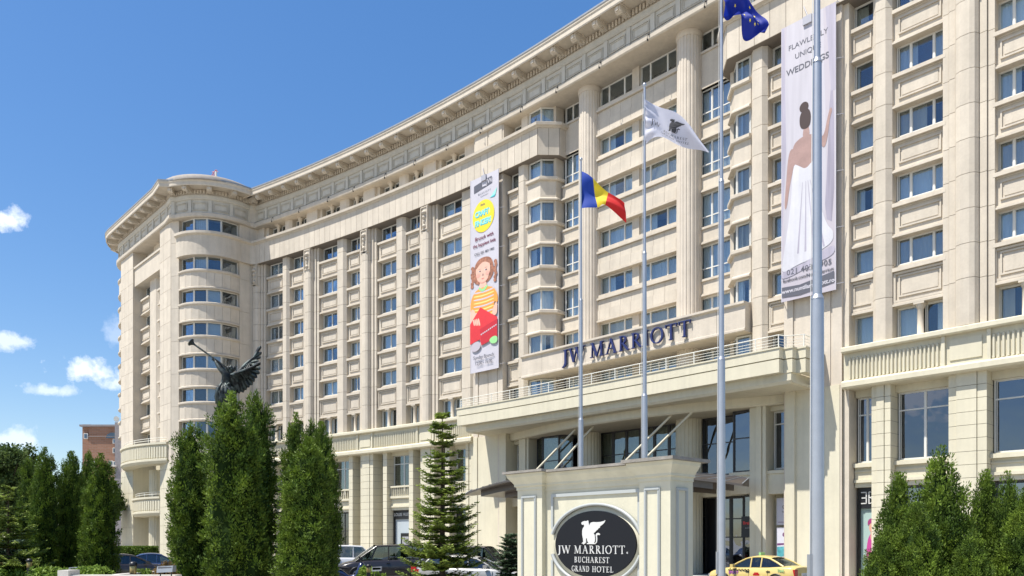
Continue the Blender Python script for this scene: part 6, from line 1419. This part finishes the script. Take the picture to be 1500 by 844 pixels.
def car(label, cat, paint, px, z, rot, spec, name='parked_car', grp=None, z0=0):
    """spec: L length, Wd half width, body stations (x, zlo, zbelt, halfwidth), roof (xr0, xr1, xf1, xf0, zroof), axle xs, wheel radius"""
    x, y = pt2(px, z); t = thing(name, label, cat, (x, y, z0), grp); t.rotation_euler = (0, 0, rot)
    S = spec['st']; hw = spec['w']; mb = MB(); sec = []; XS = []
    xs = np.linspace(S[0][0], S[-1][0], 34)
    for q in xs:
        _, zl, zb, wf = lerp_st(S, q); w_ = hw*wf; zm = zl+(zb-zl)*.55
        sec += [(q, y_*w_, z_) for y_, z_ in ((-.80, zl), (-.95, zl+.05), (-1.0, zl+.22), (-1.0, zm), (-.965, zb-.10), (-.90, zb-.02), (-.60, zb+.02), (0, zb+.04), (.60, zb+.02), (.90, zb-.02), (.965, zb-.10), (1.0, zm), (1.0, zl+.22), (.95, zl+.05), (.80, zl))]
    m_ = 15; mb.add(sec, [(i*m_+j, i*m_+(j+1) % m_, (i+1)*m_+(j+1) % m_, (i+1)*m_+j) for i in range(len(xs)-1) for j in range(m_)], True)
    mb.add(sec, [tuple(range(m_)), tuple((len(xs)-1)*m_+j for j in range(m_))][:2])
    b = obj2('body', mb.mesh('body', M[paint]), t)
    xr0, xr1, xf1, xf0, zr = spec['roof']; bi = .86*hw; ti = spec.get('ti', .70)*hw
    def belt(q): return lerp_st(S, q)[2]-.01
    # cabin: pillars and roof skin, glass set between
    n = 10; top = []; rf = MB(); rows_ = []
    for i in range(n+1):
        q = i/n; X = xr1+(xf1-xr1)*q; zz = zr-.05*(2*q-1)**2*spec.get('arch', 1.6)
        rows_.append([(X, -ti, zz-.06), (X, -ti*.9, zz-.015), (X, -ti*.5, zz+.01), (X, 0, zz+.02), (X, ti*.5, zz+.01), (X, ti*.9, zz-.015), (X, ti, zz-.06)])
    vs = [p for r_ in rows_ for p in r_]; rf.add(vs, [(i*7+j, i*7+j+1, (i+1)*7+j+1, (i+1)*7+j) for i in range(n) for j in range(6)], True)
    vs2 = [(p[0], p[1], p[2]-.05) for p in vs]; rf.add(vs2, [(i*7+j, i*7+j+1, (i+1)*7+j+1, (i+1)*7+j) for i in range(n) for j in range(6)], True)
    for sy in (-1, 1):
        A = Vector((xr0, sy*bi, belt(xr0))); B_ = Vector((xr1, sy*ti, rows_[0][0][2])); C_ = Vector((xf1, sy*ti, rows_[-1][0][2])); D_ = Vector((xf0, sy*bi, belt(xf0)))
        rf.tube([A, A.lerp(B_, .5)+Vector((0, sy*.02, .02)), B_], .045, 6).tube([D_, D_.lerp(C_, .5)+Vector((0, sy*.02, .02)), C_], .04, 6).tube([B_]+[Vector(r_[0 if sy < 0 else 6]) for r_ in rows_[1:-1]]+[C_], .035, 6)
        for xp in spec['pillars']:
            q = (xp-xr1)/(xf1-xr1); q = min(max(q, 0), 1); tp_ = Vector((xr1+(xf1-xr1)*q, sy*ti, zr-.05*(2*q-1)**2*spec.get('arch', 1.6)-.06)); rf.tube([Vector((xp, sy*bi, belt(xp))), tp_], .035 if spec.get('blackp') is None else .03, 6)
    obj2('roof', rf.mesh('roof', M[spec.get('roofm', paint)]), t)
    gl = MB()
    zc = lambda q: zr-.05*(2*q-1)**2*spec.get('arch', 1.6)-.05
    for sy in (-1, 1):
        P_ = [(xr0, sy*bi, belt(xr0)), (xf0, sy*bi, belt(xf0)), (xf1, sy*ti, zc(1)), ((xf1+xr1)/2, sy*ti*1.0, zc(.5)), (xr1, sy*ti, zc(0))]; P_ = [P_[0]]+[(q, sy*bi, belt(q)) for q in np.linspace(xr0, xf0, 6)[1:-1]]+P_[1:]
        m2 = MB(); m2.add(P_, [tuple(range(len(P_)))]); obj2('side_window', m2.mesh('side_window', M['carglass']), t)
    for nm_, xa, xb, q in (('windscreen', xf0, xf1, 1), ('rear_window', xr0, xr1, 0)):
        m2 = MB(); cx = .10 if q else -.08; vs = []
        for u in np.linspace(-1, 1, 7): vs += [(xa+cx*(1-u*u), u*bi, belt(xa)), ((xa+xb)/2+cx*(1-u*u), u*(bi+ti)/2, (belt(xa)+zc(q))/2+.02), (xb+cx*.5*(1-u*u), u*ti, zc(q))]
        m2.add(vs, [(i*3+j, i*3+j+1, i*3+j+4, i*3+j+3) for i in range(6) for j in range(2)], True); obj2(nm_, m2.mesh(nm_, M['carglass']), t)
    # seats and dark cabin so that the glass has something behind it
    inn = MB().wbox(xr0+.15, xf0-.35, -bi*.92, bi*.92, .45, belt(0)-.05)
    for xs_ in spec.get('seats', (.1, -.85)): 
        for sy in (-.38, .38): inn.wbox(xs_-.12, xs_+.02, sy-.22, sy+.22, .5, belt(0)+.22).wbox(xs_-.1, xs_, sy-.11, sy+.11, belt(0)+.22, belt(0)+.42)
    obj2('interior', inn.mesh('interior', M['seat']), t)
    L0, L1 = S[0][0], S[-1][0]
    for xa in spec['ax']:
        for sy in (-1, 1):
            r = spec['r']; w_ = MB(); w_.cyl((xa, sy*(hw-.02), r), (xa, sy*(hw-.24), r), r, n=26); w0 = obj2('wheel', w_.mesh('wheel', M['rubber']), t)
            rm = MB(); rm.cyl((xa, sy*(hw-.015), r), (xa, sy*(hw-.03), r), r*.20, n=12)
            for k2 in range(7): a_ = k2*6.283/7; rm.tube([(xa+r*.1*math.cos(a_), sy*(hw-.012), r+r*.1*math.sin(a_)), (xa+r*.62*math.cos(a_), sy*(hw-.012), r+r*.62*math.sin(a_))], [.035, .022], 6)
            rm.tube([(xa+r*.64*math.cos(a_), sy*(hw-.012), r+r*.64*math.sin(a_)) for a_ in np.linspace(0, 6.283, 25)], .022, 5); sub('rim', rm.mesh('rim', M['rim']), w0)
            ac = MB().tube([(xa+(r+.05)*math.cos(a_), sy*(hw+.0), r+(r+.05)*math.sin(a_)) for a_ in np.linspace(-.1, 3.24, 15)], .04, 6); obj2('wheel_arch', ac.mesh('wheel_arch', M[spec.get('archm', 'black')]), t)
    zb_r = lerp_st(S, L0)[2]; zb_f = lerp_st(S, L1)[2]; wr = hw*lerp_st(S, L0)[3]; wf_ = hw*lerp_st(S, L1)[3]; tz = spec.get('tl', (zb_r-.34, zb_r-.06)); 
    for sy in (-1, 1):
        obj2('tail_light', MB().wbox(L0-.02, L0+.16, min(sy*wr*.66, sy*(wr+.012)), max(sy*wr*.66, sy*(wr+.012)), tz[0], tz[1]).mesh('tail_light', M['red']), t)
        obj2('headlight', MB().wbox(L1-.28, L1+.015, min(sy*wf_*.58, sy*(wf_+.01)), max(sy*wf_*.58, sy*(wf_+.01)), zb_f-.20, zb_f-.04).mesh('headlight', M['lamp']), t)
        mx = xf0-.28; obj2('wing_mirror', MB().wbox(mx-.06, mx+.08, min(sy*hw, sy*(hw+.20)), max(sy*hw, sy*(hw+.20)), belt(mx)+.0, belt(mx)+.15).mesh('wing_mirror', M[spec.get('mirm', paint)]), t)
        for xp in spec.get('handles', (.05, -.95)): obj2('door_handle', MB().wbox(xp-.10, xp+.08, min(sy*(hw-.04), sy*(hw+.015)), max(sy*(hw-.04), sy*(hw+.015)), belt(xp)-.19, belt(xp)-.155).mesh('door_handle', M['black']), t)
        sm_ = MB()
        for xp in spec.get('seams', (1.0, -.05, -1.05)): sm_.wbox(xp-.006, xp+.006, min(sy*(hw-.05), sy*(hw+.003)), max(sy*(hw-.05), sy*(hw+.003)), lerp_st(S, xp)[1]+.25, belt(xp)-.11)
        obj2('door_seam', sm_.mesh('door_seam', M['black']), t)
    obj2('bumper', MB().wbox(L0-.07, L0+.10, -wr*.97, wr*.97, .28, .55).mesh('bumper', M[spec.get('bm', 'black')]), t); obj2('bumper', MB().wbox(L1-.10, L1+.07, -wf_*.97, wf_*.97, .26, .52).mesh('bumper', M[spec.get('bm', 'black')]), t)
    obj2('number_plate', MB().wbox(L0-.09, L0-.07, -.26, .26, .62 if not spec.get('pz') else spec['pz'], .73 if not spec.get('pz') else spec['pz']+.11).mesh('number_plate', M['signwhite']), t)
    obj2('grille', MB().wbox(L1-.02, L1+.02, -.42, .42, .52, zb_f-.10).mesh('grille', M['black']), t)
    return t
SED = dict(w=.87, st=[(-2.12, .30, .94, .86), (-2.05, .24, 1.0, .93), (-1.55, .22, 1.01, 1), (-.9, .20, .96, 1), (.9, .20, .93, 1), (1.5, .22, .86, .97), (1.95, .24, .76, .90), (2.12, .28, .66, .80)], roof=(-1.62, -.95, .22, .98, 1.46), pillars=(-.55, -.05), ax=(-1.32, 1.30), r=.31, seams=(.92, -.03, -.95))
WAG = dict(w=.90, st=[(-2.2, .32, 1.0, .88), (-2.12, .26, 1.03, .95), (-1.5, .22, 1.03, 1), (1.0, .22, .98, 1), (1.6, .24, .90, .97), (2.05, .26, .80, .90), (2.25, .30, .68, .80)], roof=(-2.05, -1.70, .25, 1.05, 1.55), pillars=(-1.05, -.05), ax=(-1.35, 1.38), r=.33)
SUV = dict(w=.95, st=[(-2.3, .42, 1.12, .92), (-2.25, .36, 1.16, .97), (-1.5, .32, 1.16, 1), (1.1, .32, 1.12, 1), (1.9, .34, 1.06, .97), (2.25, .36, .98, .93), (2.4, .40, .90, .86)], roof=(-2.22, -2.0, .45, 1.05, 1.88), pillars=(-1.15, -.10), ax=(-1.45, 1.50), r=.38, ti=.80, arch=.8)
VAN = dict(w=.97, st=[(-2.45, .36, 1.13, .95), (-2.4, .30, 1.16, .99), (-1.5, .28, 1.16, 1), (1.2, .28, 1.12, 1), (1.9, .30, 1.04, .97), (2.3, .32, .93, .90), (2.45, .36, .84, .82)], roof=(-2.38, -2.18, .62, 1.72, 1.93), pillars=(-1.25, .0, .95), ax=(-1.5, 1.62), r=.36, ti=.84, arch=.7, seams=(1.05, .0, -1.2))
AF = -TH
# facade direction: local +x of a car points along (cos rot, sin rot)
taxi = car('yellow taxi saloon with a chequered stripe waiting by the entrance', 'taxi', 'c_taxi', 1111, 36.0, R(180)-TH, SED, 'taxi')
for y0_, y1_ in ((.868, .876), (-.876, -.868)):
    ck = MB()
    for i in range(14):
        for j in range(2):
            if (i+j) % 2: ck.wbox(-.05+i*.075, .025+i*.075, y0_, y1_, .79+j*.045, .835+j*.045)
    obj2('chequered_stripe', ck.mesh('chequered_stripe', M['black']), taxi)
M['taxip'] = mat('taxi_purple_print', (.30, .06, .34), .4); M['taxig'] = mat('taxi_green_print', (.25, .50, .22), .4)
for nm_, m, txt, xx, zz, s_ in (('lettering', 'taxip', 'SPERIT', .72, .70, .17), ('lettering', 'taxig', 'Taxi', -1.55, .84, .18)):
    me = text_mesh(txt, s_, m, .002, bold=.006)
    for sy in (1, -1):
        o = obj2(nm_, me, taxi); o.location = (xx, sy*.879, zz); o.rotation_euler = (0, 0, R(180) if sy > 0 else 0)
for sy in (1, -1): obj2('red_emblem', MB().add([(x_-.42, sy*.877, z_+.66) for x_, z_ in ell(0, 0, .16, .07, 20)], [tuple(range(20))]) or MB().mesh('red_emblem', M['red']), taxi) if 0 else None
em = MB()
for sy in (1, -1): em.wbox(-.55, -.25, min(sy*.869, sy*.878), max(sy*.869, sy*.878), .60, .68).wbox(-.50, -.30, min(sy*.869, sy*.878), max(sy*.869, sy*.878), .68, .73)
obj2('red_emblem', em.mesh('red_emblem', M['red']), taxi)
obj2('side_rubbing_strip', MB().wbox(-1.0, .95, .868, .885, .47, .50).wbox(-1.0, .95, -.885, -.868, .47, .50).mesh('side_rubbing_strip', M['black']), taxi)
obj2('roof_sign', MB().wbox(-.22, -.12, -.17, .17, 1.47, 1.60).mesh('roof_sign', M['taxig']), taxi); obj2('aerial', MB().cyl((-1.65, .3, 1.0), (-1.75, .3, 1.15), .012, n=5).mesh('aerial', M['black']), taxi)
V2 = dict(VAN); V2['mirm'] = 'black'
car('large dark people carrier seen from its front corner beside the conifers', 'van', 'c_black', 566, 43.0, R(197), V2)
car('white boxy off-roader behind the dark people carrier', 'car', 'c_white', 517, 50.0, R(20), SUV)
car('silver saloon showing its red tail light through the fir branches', 'car', 'c_silver', 655, 40.0, R(68), dict(WAG, roof=(-1.7, -1.1, .2, 1.0, 1.42)))
car('pale silver car facing the entrance beside the small spruce', 'car', 'c_beige', 694, 33.5, R(-12), dict(WAG, roof=(-2.0, -1.7, .3, 1.0, 1.50)))
car('dark off-roader with a black top behind the pale silver car', 'car', 'c_black', 704, 41.0, R(-15), SUV)
car('black saloon with round tail lights next to the conifer row', 'car', 'c_black', 187, 42.0, R(40), dict(SED, tl=(.70, .86)))
car('dark blue saloon parked beside the black one near the tower', 'car', 'c_blue', 231, 45.0, R(25), SED)
# scooter
x, y = pt2(508, 38); t = thing('scooter', 'dark blue scooter with a black seat parked beside the conifers', 'scooter', (x, y, .05)); t.rotation_euler = (0, 0, R(8))
def loft(rows_, m, nm_, par): mb = MB(); k3 = len(rows_[0]); mb.add([p for r_ in rows_ for p in r_], [(i*k3+j, i*k3+(j+1) % k3, (i+1)*k3+(j+1) % k3, (i+1)*k3+j) for i in range(len(rows_)-1) for j in range(k3)]+[tuple(range(k3)), tuple((len(rows_)-1)*k3+j for j in range(k3))], True); return obj2(nm_, mb.mesh(nm_, M[m]), par)
def sec_(x, w_, z0_, z1_): return [(x, w_*math.cos(a), (z0_+z1_)/2+(z1_-z0_)/2*math.sin(a)) for a in np.linspace(0, 6.283, 12, endpoint=False)]
loft([sec_(-.85, .06, .62, .80), sec_(-.6, .16, .45, .80), sec_(-.2, .17, .35, .70), sec_(.1, .14, .25, .45), sec_(.4, .16, .25, .50), sec_(.58, .20, .35, 1.02), sec_(.72, .16, .55, 1.10), sec_(.85, .05, .7, .95)], 'c_navy', 'body', t)
loft([sec_(-.80, .10, .80, .92), sec_(-.5, .17, .78, .94), sec_(-.1, .16, .72, .86), sec_(.12, .10, .70, .80)], 'seat', 'seat', t)
for xw in (-.62, .72): w0 = obj2('wheel', MB().cyl((xw, -.06, .24), (xw, .06, .24), .24, n=20).mesh('wheel', M['rubber']), t); sub('rim', MB().cyl((xw, -.065, .24), (xw, .065, .24), .13, n=12).mesh('rim', M['rim']), w0)
obj2('handlebar', MB().tube([(.62, -.36, 1.08), (.66, -.1, 1.10), (.66, .1, 1.10), (.62, .36, 1.08)], .022, 6).mesh('handlebar', M['black']), t); obj2('windshield', MB().wbox(.70, .72, -.15, .15, 1.05, 1.30).mesh('windshield', M['carglass']), t)
for sy in (-1, 1): obj2('mirror', MB().cyl((.62, sy*.25, 1.08), (.58, sy*.32, 1.28), .008, n=5).lathe((.58, sy*.32, 1.28), [(.01, -.04), (.05, 0), (.01, .04)], 8).mesh('mirror', M['black']), t)
obj2('headlight', MB().wbox(.80, .86, -.10, .10, .86, .98).mesh('headlight', M['lamp']), t); obj2('exhaust', MB().cyl((-.2, -.16, .28), (-.85, -.16, .40), .05, n=8).mesh('exhaust', M['lead']), t); obj2('stand', MB().cyl((-.2, 0, .3), (-.25, .12, 0), .015, n=5).mesh('stand', M['black']), t)
fix()
